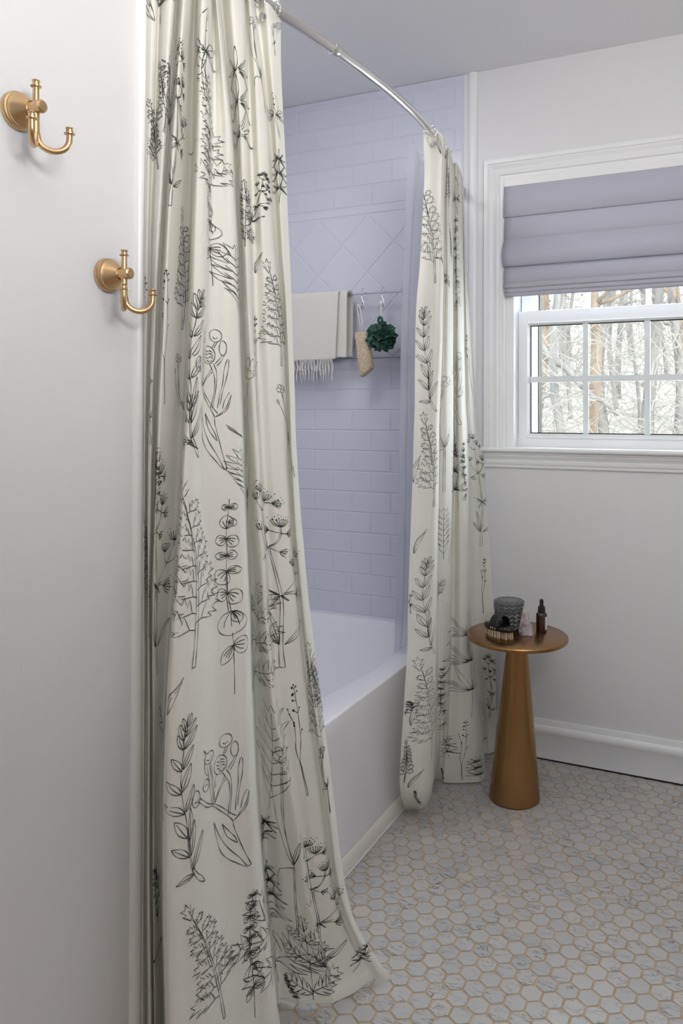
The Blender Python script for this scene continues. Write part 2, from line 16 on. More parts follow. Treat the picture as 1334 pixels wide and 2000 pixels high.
PRINT_A = [('euca', 15.0, 0.713, 15.25, 1.066, 1.21), ('leafy', 13.0, 0.438, 12.25, 0.729, 1.55), ('leafy', 13.12, 1.145, 12.75, 1.435, 1.53), ('bulb', 15.12, 1.121, 14.62, 1.372, 1.17), ('bulb', 15.38, 0.399, 14.38, 0.65, 1.42), ('umbel', 8.25, 0.783, 7.0, 1.153, 1.53), ('umbel', 20.62, 0.713, 19.38, 1.082, 1.7), ('umbel', 19.0, 0.037, 20.38, 0.336, 1.7), ('berry', 7.75, 1.239, 7.12, 1.459, 1.36), ('berry', 21.12, 0.438, 21.25, 0.674, 1.17), ('berry', 10.88, 0.571, 8.62, 0.721, 1.7), ('fern', 9.25, 1.372, 9.12, 1.577, 1.7), ('fern', 21.88, 1.317, 21.75, 1.514, 1.7), ('fern', 13.5, 0.187, 12.5, 0.414, 1.54), ('fern', 12.38, 0.799, 12.38, 1.098, 1.56), ('poppy', 11.12, 1.16, 8.88, 1.325, 1.7), ('poppy', 16.12, 0.87, 18.5, 1.325, 1.36), ('poppy', 18.25, 0.14, 19.0, 0.564, 1.05), ('poppy', 24.25, 1.09, 21.75, 1.278, 1.7), ('leaf', 11.12, 0.925, 11.0, 0.988, 2.04), ('leaf', 11.0, 0.736, 11.88, 0.791, 1.47), ('leaf', 13.0, 1.16, 11.12, 1.184, 2.29), ('leaf', 16.12, 1.176, 15.25, 1.2, 2.04), ('nettle', 17.12, 0.03, 15.75, 0.32, 1.87), ('nettle', 16.75, 0.666, 18.25, 0.878, 2.04), ('star', 15.88, 0.281, 17.5, 0.383, 2.04), ('star', 6.62, 1.702, 5.0, 1.82, 1.36), ('euca', 14.38, 1.451, 13.12, 1.726, 1.7), ('fern', 13.88, 1.569, 12.75, 1.836, 1.7), ('oak', 16.25, 1.404, 15.88, 1.53, 1.87), ('oak', 18.5, 1.537, 18.88, 1.647, 1.7), ('nettle', 19.38, 1.545, 18.62, 1.655, 1.36), ('umbel', 19.38, 1.585, 21.62, 1.694, 2.5), ('leaf', 20.12, 1.498, 20.88, 1.537, 1.7), ('poppy', 22.12, 1.82, 21.75, 1.985, 1.7), ('star', 17.88, 1.687, 18.12, 1.891, 1.53), ('orchid', 24.25, 1.781, 23.88, 1.867, 2.04), ('poppy', 24.38, 1.946, 24.38, 2.009, 1.7), ('orchid', 11.75, 1.765, 12.75, 1.93, 1.7), ('umbel', 7.12, 1.569, 6.88, 1.852, 1.36), ('bulb', 1.38, 1.891, 1.25, 2.003, 1.42), ('orchid', 3.25, 1.891, 3.62, 1.965, 1.7), ('fern', 4.62, 1.694, 3.75, 1.82, 1.7), ('fern', 3.88, 1.632, 1.88, 1.749, 1.7), ('leaf', 9.25, 1.694, 11.12, 1.694, 1.19), ('star', 23.88, 1.647, 24.12, 1.749, 1.7), ('berry', 7.5, 1.749, 8.25, 1.702, 1.7), ('euca', 15.0, 0.132, 15.5, 0.352, 1.32), ('umbel', 10.88, 0.297, 7.12, 0.32, 2.55), ('umbel', 8.5, 0.359, 7.25, 0.469, 2.04), ('fern', 23.75, 0.501, 24.62, 0.736, 1.7), ('fern', 25.0, 0.587, 24.12, 0.713, 1.7), ('poppy', 24.12, 0.383, 24.25, 0.524, 1.36), ('oak', 16.12, 1.058, 15.88, 1.153, 1.7), ('nettle', 18.38, 0.006, 18.5, 0.179, 1.25), ('euca', 17.88, 0.006, 17.5, 0.045, 3.4), ('umbel', 7.0, 1.058, 6.75, 1.137, 2.21), ('star', 21.25, 0.037, 25.0, 0.085, 2.04), ('leaf', 11.62, 1.223, 11.12, 1.255, 1.42), ('berry', 19.38, 1.192, 19.88, 1.412, 1.19), ('oak', 17.62, 0.407, 18.75, 0.65, 1.2), ('leaf', 19.25, 0.006, 21.25, 0.006, 1.7), ('berry', 1.12, 1.396, 0.88, 1.451, 1.7), ('poppy', 4.62, 1.168, 4.0, 1.278, 1.7), ('fern', 4.38, 0.854, 2.38, 1.043, 1.19), ('star', 17.62, 0.179, 16.88, 0.281, 1.56)]
PRINT_B = [('fern', 1.88, 1.605, 0.38, 1.904, 1.03), ('leafy', 2.75, 1.227, 1.12, 1.534, 1.24), ('leafy', 3.0, 0.51, 2.0, 0.809, 1.67), ('fern', 2.38, 0.951, 1.75, 1.211, 1.18), ('leaf', 0.25, 1.022, 1.0, 1.101, 1.09), ('leaf', 0.62, 0.817, 1.75, 0.888, 1.13), ('euca', 5.38, 0.156, 5.0, 0.416, 1.49), ('fern', 2.62, 0.203, 2.0, 0.502, 1.7), ('fern', 0.5, 0.148, 0.75, 0.274, 0.97), ('leaf', 0.88, 0.132, 2.0, 0.187, 1.48), ('leaf', 0.88, 0.321, 1.62, 0.4, 1.16), ('poppy', 4.75, 0.975, 4.88, 1.337, 1.87), ('oak', 4.88, 0.762, 4.88, 0.92, 1.39), ('bulb', 3.12, 0.612, 5.0, 0.699, 2.21), ('star', 8.5, 0.219, 8.75, 0.542, 2.04), ('berry', 7.88, 0.006, 8.12, 0.211, 1.59), ('umbel', 11.12, 0.746, 11.0, 1.148, 1.66), ('berry', 11.12, 0.502, 11.38, 0.699, 1.08), ('umbel', 11.25, 0.124, 11.38, 0.345, 1.48), ('berry', 11.38, 1.29, 10.88, 1.495, 1.36), ('euca', 7.88, 1.503, 7.75, 1.873, 1.19), ('bulb', 8.0, 1.187, 8.12, 1.424, 1.7), ('orchid', 8.0, 1.873, 8.12, 1.975, 1.36), ('leaf', 8.62, 1.975, 7.88, 1.999, 1.7), ('leaf', 2.88, 1.983, 1.75, 2.046, 1.25), ('euca', 8.88, 0.896, 8.62, 1.132, 1.19), ('leafy', 7.75, 1.069, 6.62, 1.203, 1.36), ('star', 7.75, 0.912, 6.62, 1.117, 1.53), ('berry', 5.62, 0.746, 6.5, 0.849, 1.7), ('poppy', 0.38, 0.644, 0.38, 0.699, 1.63), ('umbel', 0.25, 0.353, 0.62, 0.392, 2.6), ('star', 7.25, 0.085, 6.12, 0.164, 2.04), ('leafy', 1.88, 0.053, 1.38, 0.124, 1.4), ('fern', 5.25, 1.865, 5.0, 1.991, 1.36), ('fern', 6.12, 1.692, 5.62, 1.81, 1.36), ('star', 8.75, 0.006, 8.62, 0.085, 2.04), ('euca', 7.0, 0.006, 5.38, 0.061, 1.18), ('poppy', 9.25, 0.022, 10.75, 0.053, 1.7), ('nettle', 2.75, 1.684, 5.25, 1.621, 1.7)]
LINER = [(2.01, -0.885, 1.9954), (1.9, -0.92, 2.0473), (1.75, -0.95, 2.1027), (1.5, -0.985, 2.1581), (1.2, -1.0, 2.1779), (0.9, -1.015, 2.2014), (0.6, -1.035, 2.2287), (0.47, -1.055, 2.262), (0.4, -1.085, 2.3223), (0.3, -1.1, 2.3506), (0.15, -1.12, 2.3881)]
# motif drawings: (base, tip, curves, leaves(base,tip,width), ellipses(cx,cy,rx,ry), dots, umbels(x,y,angle,len,n)), y measured downwards
MOTIF = {
'bulb': ((562,845),(520,185),
 [[(427,548),(432,620),(448,700),(475,755),(510,800),(550,845),(572,845)],[(427,548),(455,640),(490,720),(530,790),(555,843)],[(472,587),(485,650),(508,690),(530,715)],[(472,587),(500,640),(520,680),(530,715)],
 [(572,845),(560,800),(545,740),(527,660),(520,620),(525,600),(548,590),(575,570),(592,530),(598,490)],[(530,600),(560,575),(580,545),(595,500)],[(522,605),(505,570),(470,520),(430,472),(390,450),(360,415),(340,390)],[(537,585),(515,560),(480,510),(440,468),(400,440),(370,405),(350,380)],
 [(428,470),(420,420),(412,340),(400,265)],[(445,468),(440,400),(436,330),(425,262)],[(415,262),(428,340),(434,420),(436,468)],[(445,465),(475,430),(510,390)],[(448,455),(480,415),(507,375)],[(452,400),(452,360),(470,345)],
 [(497,355),(510,380),(522,420),(520,480),(505,550),(500,562)],[(515,350),(530,385),(530,450),(518,530),(510,562)],[(522,350),(545,320),(555,300)],[(530,360),(552,330),(565,302)],[(520,245),(508,272)],[(530,243),(515,275)],
 [(470,290),(482,297),(495,290),(512,300)],[(466,305),(480,312),(495,303),(515,315)],[(470,322),(485,328),(500,318),(515,328)],[(480,338),(495,342),(508,335)],[(383,188),(392,210),(385,250),(388,290),(400,310)],[(383,188),(398,208),(412,218)],
 [(535,560),(545,500),(560,440),(565,380),(575,330),(583,320)],[(548,540),(560,480),(575,420),(583,370),(585,325)],[(560,560),(570,520),(590,480)],[(508,222),(518,230),(530,222)],[(400,240),(415,250),(435,238)],[(325,385),(335,392),(345,380)],[(383,352),(392,345),(400,352)]],
 [], [(486,311,36,42),(520,215,29,30),(418,238,33,26),(391,350,19,28),(333,375,20,36),(556,270,17,36)], [], []),
'leafy': ((362,922),(263,98),
 [[(362,922),(335,900),(310,850),(295,790),(285,700),(278,600),(265,530),(252,450),(245,380),(250,250),(250,180),(262,100)],[(362,922),(350,890),(322,850),(300,790),(290,700),(283,620)]],
 [((312,850),(237,857),.3),((305,830),(355,678),.14),((290,760),(220,685),.25),((297,760),(310,600),.12),((283,670),(227,565),.26),((288,690),(290,535),.1),((268,552),(187,487),.27),((272,545),(302,435),.2),((250,455),(196,380),.27),((252,450),(283,330),.2),((248,352),(205,278),.27),((252,345),(290,250),.2),((248,255),(222,180),.24),((252,255),(305,168),.2),((250,215),(228,135),.24),((253,200),(298,130),.2),((255,180),(240,112),.24),((258,160),(275,100),.24)],
 [], [], []),
'euca': ((663,1530),(628,245),
 [[(663,1530),(660,1400),(655,1300),(648,1200),(640,1130)],[(630,990),(612,900),(606,850),(604,720)],[(612,985),(602,900),(598,720),(605,600),(607,440),(615,380),(625,300),(628,245)]],
 [((648,1213),(570,1318),-.28),((650,1210),(752,1218),-.55),((628,985),(635,1145),-.62),((640,990),(690,1060),-.4),((603,862),(533,880),-.6),((608,862),(690,925),-.5),((603,720),(535,790),-.62),((605,718),(693,715),-.3),((604,618),(528,612),-.32),((605,618),(668,612),-.5),((603,505),(535,520),-.5),((607,505),(678,545),-.5),((612,440),(604,352),-.5),((620,400),(672,402),-.5),((625,300),(577,297),-.4),((628,305),(680,290),-.4)],
 [], [], []),
'umbel': ((970,1350),(835,170),
 [[(960,1345),(955,1200),(955,1000),(948,875),(925,740),(895,580),(848,330),(833,220)],[(982,1345),(970,1200),(968,1000),(958,875),(935,740),(905,590)],[(960,1345),(970,1350),(982,1345)],
 [(965,870),(1010,820),(1060,770),(1095,700),(1107,655)],[(1060,772),(1100,760),(1120,735)],[(1060,770),(1038,745),(1035,705)],[(950,880),(1000,875),(1040,890)],[(950,875),(895,878)],[(945,870),(870,830)],[(960,868),(1025,862)],
 [(900,575),(935,540),(955,490),(955,440)],[(896,570),(928,540),(948,490),(950,445)],[(945,475),(905,462)],[(950,480),(985,485)],[(893,575),(850,535),(815,480),(810,450)],[(895,575),(930,590),(945,600)],[(893,578),(865,590),(855,610)],
 [(848,330),(870,310),(890,280)],[(885,285),(925,285)],[(845,330),(810,300),(795,260)],[(833,330),(862,330)]],
 [((957,1200),(905,983),.1),((957,1200),(893,1100),.14),((975,1200),(1113,1080),.16),((950,878),(920,945),.2),((952,878),(992,920),.14),((948,875),(900,850),.1)],
 [], [], [(1035,705,90,55,7),(1040,890,-10,60,6),(1107,650,95,55,6),(955,440,85,60,9),(905,462,170,35,5),(985,485,-5,40,5),(810,450,95,40,6),(945,598,-20,35,4),(855,610,-110,30,4),(887,275,88,55,8),(925,285,-5,35,5),(833,215,95,55,8),(795,258,110,40,6)]),
'berry': ((209,940),(222,80),
 [[(215,940),(203,937),(195,720),(180,580),(190,480),(192,380),(185,330)],[(215,940),(200,740),(195,660),(215,560),(228,470),(232,300),(230,200),(222,80)],[(228,140),(208,150)],[(230,205),(203,193)],[(232,300),(200,268)],[(233,295),(247,265)],[(228,470),(245,432)],[(228,150),(243,137)],[(187,340),(170,290),(165,250)],[(226,110),(240,98)],[(226,112),(208,98)]],
 [], [], [(222,80,7),(208,98,10),(240,98,8),(208,150,13),(245,135,7),(203,193,9),(200,268,11),(248,262,7),(192,362,9),(192,383,9),(245,432,7),(165,250,6),(172,290,6)], []),
'poppy': ((327,1250),(310,620),
 [[(325,1250),(322,1150),(318,1010)],[(331,1245),(328,1150),(322,1010)],[(315,1005),(290,960),(262,860),(250,750)],[(318,1005),(300,940),(285,850),(290,750),(300,680)],[(322,1000),(298,930),(292,850),(297,750),(305,680)],[(318,1015),(290,1025),(262,1045),(253,1110)],[(318,1010),(340,960),(345,905)],[(270,655),(282,640),(300,650),(292,665),(278,668),(270,655)],[(285,640),(290,622),(308,618),(312,640),(300,650)],[(310,640),(318,620),(335,630),(330,650),(312,652)],[(330,645),(348,635),(342,655),(325,665)],[(292,665),(305,675),(322,668),(318,655)]],
 [((318,1005),(340,930),.15)], [(250,735,6,14)], [], []),
}

# ------------------------------------------------------------------ helpers
def tag(o, label=None, cat=None, group=None, kind=None):
    if label: o['label'] = label
    if cat: o['category'] = cat
    if group: o['group'] = group
    if kind: o['kind'] = kind
    return o

def empty(name, loc=(0, 0, 0), rz=0, parent=None):
    o = bpy.data.objects.new(name, None)
    C.objects.link(o)
    o.location = loc
    o.rotation_euler = (0, 0, rz)
    o.empty_display_size = .05
    if parent: o.parent = parent
    return o

def obj(name, bm, mats, parent=None, smooth=False, autosmooth=None):
    me = bpy.data.meshes.new(name)
    bm.normal_update()
    bm.to_mesh(me)
    bm.free()
    for m in (mats if isinstance(mats, (list, tuple)) else [mats]):
        me.materials.append(m)
    if smooth or autosmooth:
        me.polygons.foreach_set('use_smooth', [True] * len(me.polygons))
    if autosmooth:
        me.set_sharp_from_angle(angle=math.radians(autosmooth))
    o = bpy.data.objects.new(name, me)
    C.objects.link(o)
    if parent: o.parent = parent
    return o

def bevel(o, w, seg=2):
    m = o.modifiers.new('bevel', 'BEVEL'); m.width = w; m.segments = seg; m.limit_method = 'ANGLE'
    return o

def box(bm, x0, x1, y0, y1, z0, z1, mat=0):
    v = [bm.verts.new((x, y, z)) for z in (z0, z1) for y in (y0, y1) for x in (x0, x1)]
    for a in ((0, 2, 3, 1), (4, 5, 7, 6), (0, 1, 5, 4), (2, 6, 7, 3), (0, 4, 6, 2), (1, 3, 7, 5)):
        f = bm.faces.new([v[i] for i in a]); f.material_index = mat
    return bm

def lathe(bm, prof, M=Matrix.Identity(4), n=48, mat=0, cap=True):
    rings = []
    for r, z in prof:
        if r < 1e-6:
            rings.append([bm.verts.new(M @ Vector((0, 0, z)))])
        else:
            rings.append([bm.verts.new(M @ Vector((r * math.cos(2 * PI * k / n), r * math.sin(2 * PI * k / n), z))) for k in range(n)])
    for a, b in zip(rings, rings[1:]):
        for k in range(n):
            k2 = (k + 1) % n
            if len(a) == 1 and len(b) == 1: continue
            if len(a) == 1: f = bm.faces.new((a[0], b[k], b[k2]))
            elif len(b) == 1: f = bm.faces.new((a[k], a[k2], b[0]))
            else: f = bm.faces.new((a[k], a[k2], b[k2], b[k]))
            f.material_index = mat
    if cap:
        for r_, flip in ((rings[0], 1), (rings[-1], 0)):
            if len(r_) > 1:
                f = bm.faces.new(r_[::-1] if flip else r_); f.material_index = mat
    return bm

def tube(bm, pts, rad, n=12, closed=False, cap=True, mat=0, up=None):
    pts = [Vector(p) for p in pts]
    N = len(pts)
    rs = rad if isinstance(rad, (list, tuple)) else [rad] * N
    prev = None
    rings = []
    for i, p in enumerate(pts):
        if closed: t = pts[(i + 1) % N] - pts[i - 1]
        else: t = pts[min(i + 1, N - 1)] - pts[max(i - 1, 0)]
        t.normalize()
        if prev is None:
            a = Vector((0, 0, 1)) if abs(t.z) < .9 else Vector((1, 0, 0))
            u = t.cross(a).normalized()
        else:
            u = (prev - t * prev.dot(t))
            u = u.normalized() if u.length > 1e-6 else t.orthogonal().normalized()
        prev = u
        w = t.cross(u)
        rings.append([bm.verts.new(p + (u * math.cos(2 * PI * k / n) + w * math.sin(2 * PI * k / n)) * rs[i]) for k in range(n)])
    rr = list(zip(rings, rings[1:]))
    if closed: rr.append((rings[-1], rings[0]))
    for a, b in rr:
        for k in range(n):
            f = bm.faces.new((a[k], a[(k + 1) % n], b[(k + 1) % n], b[k])); f.material_index = mat
    if cap and not closed:
        f = bm.faces.new(rings[0][::-1]); f.material_index = mat
        f = bm.faces.new(rings[-1]); f.material_index = mat
    return bm

def sphere(bm, c, r, n=16, m=10, sc=(1, 1, 1), mat=0):
    c = Vector(c)
    prof = [(r * math.sin(PI * i / m), -r * math.cos(PI * i / m)) for i in range(m + 1)]
    prof[0] = (0, -r); prof[-1] = (0, r)
    return lathe(bm, prof, Matrix.Translation(c) @ Matrix.Diagonal((sc[0], sc[1], sc[2], 1)), n, mat, False)

def sweep_prof(bm, prof, frames, closed_prof=True):
    """prof: list of (a,b); frames: list of (origin, dirA, dirB)"""
    rings = [[bm.verts.new(Vector(o) + Vector(A) * a + Vector(B) * b) for a, b in prof] for o, A, B in frames]
    n = len(prof)
    for r0, r1 in zip(rings, rings[1:]):
        for k in range(n if closed_prof else n - 1):
            bm.faces.new((r0[k], r0[(k + 1) % n], r1[(k + 1) % n], r1[k]))
    if closed_prof:
        bm.faces.new(rings[0][::-1]); bm.faces.new(rings[-1])
    bmesh.ops.recalc_face_normals(bm, faces=bm.faces[:])
    return bm

# ------------------------------------------------------------------ materials
def mat(name, col=(.8, .8, .8), rough=.5, metal=0, **kw):
    m = bpy.data.materials.new(name); m.use_nodes = True
    b = m.node_tree.nodes['Principled BSDF']
    b.inputs['Base Color'].default_value = (*col, 1)
    b.inputs['Roughness'].default_value = rough
    b.inputs['Metallic'].default_value = metal
    for k, v in kw.items():
        b.inputs[k.replace('_', ' ')].default_value = v
    return m

def nodes(m):
    nt = m.node_tree
    return nt, nt.nodes, nt.links, nt.nodes['Principled BSDF']

def add_noise(m, scale=8, c1=None, c2=None, bump=0, bscale=None, dist=.002, detail=4, stretch=None, lo=.35, hi=.65):
    nt, N, L, b = nodes(m)
    tc = N.new('ShaderNodeTexCoord')
    src = tc.outputs['Object']
    if stretch:
        mp = N.new('ShaderNodeMapping'); mp.inputs['Scale'].default_value = stretch
        L.new(src, mp.inputs['Vector']); src = mp.outputs['Vector']
    if c1:
        n = N.new('ShaderNodeTexNoise'); n.inputs['Scale'].default_value = scale; n.inputs['Detail'].default_value = detail
        L.new(src, n.inputs['Vector'])
        r = N.new('ShaderNodeValToRGB')
        r.color_ramp.elements[0].color = (*c1, 1); r.color_ramp.elements[1].color = (*c2, 1)
        r.color_ramp.elements[0].position = lo; r.color_ramp.elements[1].position = hi
        L.new(n.outputs['Fac'], r.inputs['Fac']); L.new(r.outputs['Color'], b.inputs['Base Color'])
    if bump:
        n2 = N.new('ShaderNodeTexNoise'); n2.inputs['Scale'].default_value = bscale or scale; n2.inputs['Detail'].default_value = 3
        L.new(src, n2.inputs['Vector'])
        bp = N.new('ShaderNodeBump'); bp.inputs['Strength'].default_value = bump; bp.inputs['Distance'].default_value = dist
        L.new(n2.outputs['Fac'], bp.inputs['Height']); L.new(bp.outputs['Normal'], b.inputs['Normal'])
    return m

m_wall = add_noise(mat('wall_paint', (.80, .80, .815), .42), bump=.35, bscale=160, dist=.0012)
m_ceil = add_noise(mat('ceiling_paint', (.85, .85, .87), .8), bump=.15, bscale=200, dist=.001)
m_trim = mat('trim_paint', (.90, .905, .92), .3)
m_surround = mat('surround_acrylic', (.68, .70, .81), .22)
m_tub = mat('tub_acrylic', (.87, .88, .94), .12, Coat_Weight=.4)
m_tubface = mat('tub_apron', (.90, .90, .94), .14, Coat_Weight=.4)
m_caulk = mat('cream_trim', (.86, .83, .77), .35)
m_chrome = mat('chrome', (.80, .79, .77), .09, 1)
m_brass = add_noise(mat('satin_brass', (.64, .445, .245), .33, 1), bump=.06, bscale=400, dist=.0005, stretch=(1, 1, 8))
m_table = add_noise(mat('antique_brass', (.5, .27, .1), .27, 1), scale=5, c1=(.29, .15, .06), c2=(.45, .25, .105), bump=.12, bscale=60, dist=.0006, stretch=(1.2, 1.2, .5), lo=.2, hi=.8)
m_black = mat('black_gloss', (.012, .012, .013), .18)
m_matblack = mat('black_rubber', (.015, .015, .016), .5)
m_gap = mat('dark_gap', (.02, .018, .015), .9)

# curtain cloth: linen weave
m_cloth = mat('curtain_linen', (.91, .895, .825), .85)
nt, N, L, b = nodes(m_cloth)
b.inputs['Sheen Weight'].default_value = .15
tc = N.new('ShaderNodeTexCoord')
w1 = N.new('ShaderNodeTexNoise'); w1.inputs['Scale'].default_value = 1.0; w1.inputs['Detail'].default_value = 2
mp = N.new('ShaderNodeMapping'); mp.inputs['Scale'].default_value = (40, 40, 900)
L.new(tc.outputs['Object'], mp.inputs['Vector']); L.new(mp.outputs['Vector'], w1.inputs['Vector'])
w2 = N.new('ShaderNodeTexNoise'); w2.inputs['Scale'].default_value = 1.0
mp2 = N.new('ShaderNodeMapping'); mp2.inputs['Scale'].default_value = (700, 700, 30)
L.new(tc.outputs['Object'], mp2.inputs['Vector']); L.new(mp2.outputs['Vector'], w2.inputs['Vector'])
ad = N.new('ShaderNodeMath'); L.new(w1.outputs['Fac'], ad.inputs[0]); L.new(w2.outputs['Fac'], ad.inputs[1])
w3 = N.new('ShaderNodeTexNoise'); w3.inputs['Scale'].default_value = 14; w3.inputs['Detail'].default_value = 4
L.new(tc.outputs['Object'], w3.inputs['Vector'])
ml = N.new('ShaderNodeMath'); ml.operation = 'MULTIPLY'; ml.inputs[1].default_value = 5; L.new(w3.outputs['Fac'], ml.inputs[0])
ad2 = N.new('ShaderNodeMath'); L.new(ad.outputs[0], ad2.inputs[0]); L.new(ml.outputs[0], ad2.inputs[1])
bp = N.new('ShaderNodeBump'); bp.inputs['Strength'].default_value = .35; bp.inputs['Distance'].default_value = .0012
L.new(ad2.outputs[0], bp.inputs['Height']); L.new(bp.outputs['Normal'], b.inputs['Normal'])
tr = N.new('ShaderNodeBsdfTranslucent'); tr.inputs['Color'].default_value = (.8, .78, .7, 1)
mx = N.new('ShaderNodeMixShader'); mx.inputs[0].default_value = .22
out = N['Material Output']
L.new(b.outputs[0], mx.inputs[1]); L.new(tr.outputs[0], mx.inputs[2]); L.new(mx.outputs[0], out.inputs['Surface'])
m_ink = mat('printed_ink', (.035, .038, .036), .9)

# marble hexagons
m_hex = mat('marble_hex', (.6, .6, .6), .24)
nt, N, L, b = nodes(m_hex)
tc = N.new('ShaderNodeTexCoord'); geo = N.new('ShaderNodeNewGeometry')
ofs = N.new('ShaderNodeVectorMath'); ofs.operation = 'MULTIPLY_ADD'
ofs.inputs[1].default_value = (1, 1, 1)
cmb = N.new('ShaderNodeCombineXYZ')
mr = N.new('ShaderNodeMath'); mr.operation = 'MULTIPLY'; mr.inputs[1].default_value = 37
L.new(geo.outputs['Random Per Island'], mr.inputs[0]); L.new(mr.outputs[0], cmb.inputs[0]); L.new(mr.outputs[0], cmb.inputs[2])
L.new(tc.outputs['Object'], ofs.inputs[0]); L.new(cmb.outputs[0], ofs.inputs[2])
vn = N.new('ShaderNodeTexNoise'); vn.inputs['Scale'].default_value = 14; vn.inputs['Detail'].default_value = 6; vn.inputs['Distortion'].default_value = 1.2
mp = N.new('ShaderNodeMapping'); mp.inputs['Rotation'].default_value = (0, 0, .9); mp.inputs['Scale'].default_value = (1, 3.2, 1)
L.new(ofs.outputs[0], mp.inputs['Vector']); L.new(mp.outputs[0], vn.inputs['Vector'])
rr = N.new('ShaderNodeValToRGB'); e = rr.color_ramp.elements
e[0].position = .47; e[0].color = (1, 1, 1, 1); e[1].position = .525; e[1].color = (1, 1, 1, 1)
x = e.new(.5); x.color = (.20, .21, .23, 1)
L.new(vn.outputs['Fac'], rr.inputs['Fac'])
cl = N.new('ShaderNodeTexNoise'); cl.inputs['Scale'].default_value = 9; cl.inputs['Detail'].default_value = 3
L.new(ofs.outputs[0], cl.inputs['Vector'])
clr = N.new('ShaderNodeValToRGB'); clr.color_ramp.elements[0].position = .4; clr.color_ramp.elements[1].position = .62
clr.color_ramp.elements[0].color = (.0, .0, .0, 1); clr.color_ramp.elements[1].color = (1, 1, 1, 1)
L.new(cl.outputs['Fac'], clr.inputs['Fac'])
base = N.new('ShaderNodeValToRGB'); e = base.color_ramp.elements
e[0].color = (.485, .485, .49, 1); e[1].color = (.545, .54, .535, 1); y = e.new(.95); y.color = (.54, .53, .52, 1); e[-1].color = (.57, .53, .485, 1)
L.new(geo.outputs['Random Per Island'], base.inputs['Fac'])
vm = N.new('ShaderNodeMix'); vm.data_type = 'RGBA'; vm.inputs['A'].default_value = (1, 1, 1, 1)
L.new(clr.outputs['Color'], vm.inputs['Factor']); L.new(rr.outputs['Color'], vm.inputs['B'])
mm = N.new('ShaderNodeMix'); mm.data_type = 'RGBA'; mm.blend_type = 'MULTIPLY'; mm.inputs['Factor'].default_value = .75
L.new(base.outputs['Color'], mm.inputs['A']); L.new(vm.outputs['Result'], mm.inputs['B'])
L.new(mm.outputs['Result'], b.inputs['Base Color'])
m_grout = add_noise(mat('tan_grout', (.42, .31, .2), .9), scale=30, c1=(.44, .32, .20), c2=(.56, .42, .28), bump=.3, bscale=400)

# ------------------------------------------------------------------ room shell
WY = 2.662          # plane of the window wall
WX = -.95           # plane of the left wall
CZ = 2.495
AX = -1.80          # long wall of the bath alcove
def struct(name, bm, m, parent=None, **kw):
    o = obj(name, bm, m, parent, **kw)
    if parent is None: o['kind'] = 'structure'
    return o

# floor: grout bed with raised marble hexagons
bm = bmesh.new()
box(bm, -1.95, 1.6, -1.5, 2.80, -.06, -.0015)
P = .0452; th = math.radians(-24.89 + 23.50)
ca = (math.cos(th), math.sin(th)); aa = (math.cos(th - PI / 3), math.sin(th - PI / 3))
O = HEX0
R = P / 2 / math.cos(PI / 6) - .0024
for i in range(-90, 90):
    for j in range(-90, 90):
        cx = O[0] + P * (i * ca[0] + j * aa[0]); cy = O[1] + P * (i * ca[1] + j * aa[1])
        if not (-.985 < cx < .9 and .9 < cy < 2.70): continue
        top = []; bot = []
        for k in range(6):
            an = th + PI / 6 + k * PI / 3
            X, Y = cx + R * math.cos(an), cy + R * math.sin(an)
            X = max(X, -.968); Y = min(Y, 2.655)
            X2, Y2 = cx + (R - .0007) * math.cos(an), cy + (R - .0007) * math.sin(an)
            X2 = max(X2, -.968); Y2 = min(Y2, 2.655)
            top.append((X2, Y2)); bot.append((X, Y))
        ar = sum(top[k][0] * top[(k + 1) % 6][1] - top[(k + 1) % 6][0] * top[k][1] for k in range(6))
        if ar < 4e-4: continue
        tv = [bm.verts.new((x, y, 0)) for x, y in top]; bv = [bm.verts.new((x, y, -.0015)) for x, y in bot]
        f = bm.faces.new(tv); f.material_index = 1
        for k in range(6):
            f = bm.faces.new((tv[k], bv[k], bv[(k + 1) % 6], tv[(k + 1) % 6])); f.material_index = 1
struct('floor', bm, [m_grout, m_hex])

bm = bmesh.new(); box(bm, -2.0, 1.7, -1.6, 2.80, CZ, CZ + .1); struct('ceiling', bm, m_ceil)
bm = bmesh.new(); box(bm, -1.95, WX, -1.5, 1.01, 0, CZ); struct('wall_left', bm, m_wall)
bm = bmesh.new(); box(bm, 1.5, 1.6, -1.5, 2.80, 0, CZ); struct('wall_right', bm, m_wall)
bm = bmesh.new(); box(bm, -1.95, 1.6, -1.6, -1.5, 0, CZ); struct('wall_front', bm, m_wall)
# window wall with its opening
wx0, wx1, wz0, wz1 = -.786, -.038, 1.09, 2.074
bm = bmesh.new()
box(bm, -2.0, wx0, WY, WY + .14, 0, CZ); box(bm, wx1, 1.6, WY, WY + .14, 0, CZ)
box(bm, wx0, wx1, WY, WY + .14, 0, wz0); box(bm, wx0, wx1, WY, WY + .14, wz1, CZ)
struct('wall_back', bm, m_wall)

# alcove: moulded tile surround on the long wall and the end wall
def clip(poly, x0, x1, z0, z1):
    def cut(P, ins, inter):
        o = []
        for k in range(len(P)):
            a, b_ = P[k - 1], P[k]
            if ins(b_):
                if not ins(a): o.append(inter(a, b_))
                o.append(b_)
            elif ins(a): o.append(inter(a, b_))
        return o
    def ix(v): return lambda a, b_: (v, a[1] + (b_[1] - a[1]) * (v - a[0]) / (b_[0] - a[0]))
    def iz(v): return lambda a, b_: (a[0] + (b_[0] - a[0]) * (v - a[1]) / (b_[1] - a[1]), v)
    for ins, it in ((lambda p: p[0] >= x0, ix(x0)), (lambda p: p[0] <= x1, ix(x1)), (lambda p: p[1] >= z0, iz(z0)), (lambda p: p[1] <= z1, iz(z1))):
        poly = cut(poly, ins, it)
        if len(poly) < 3: return []
    return poly

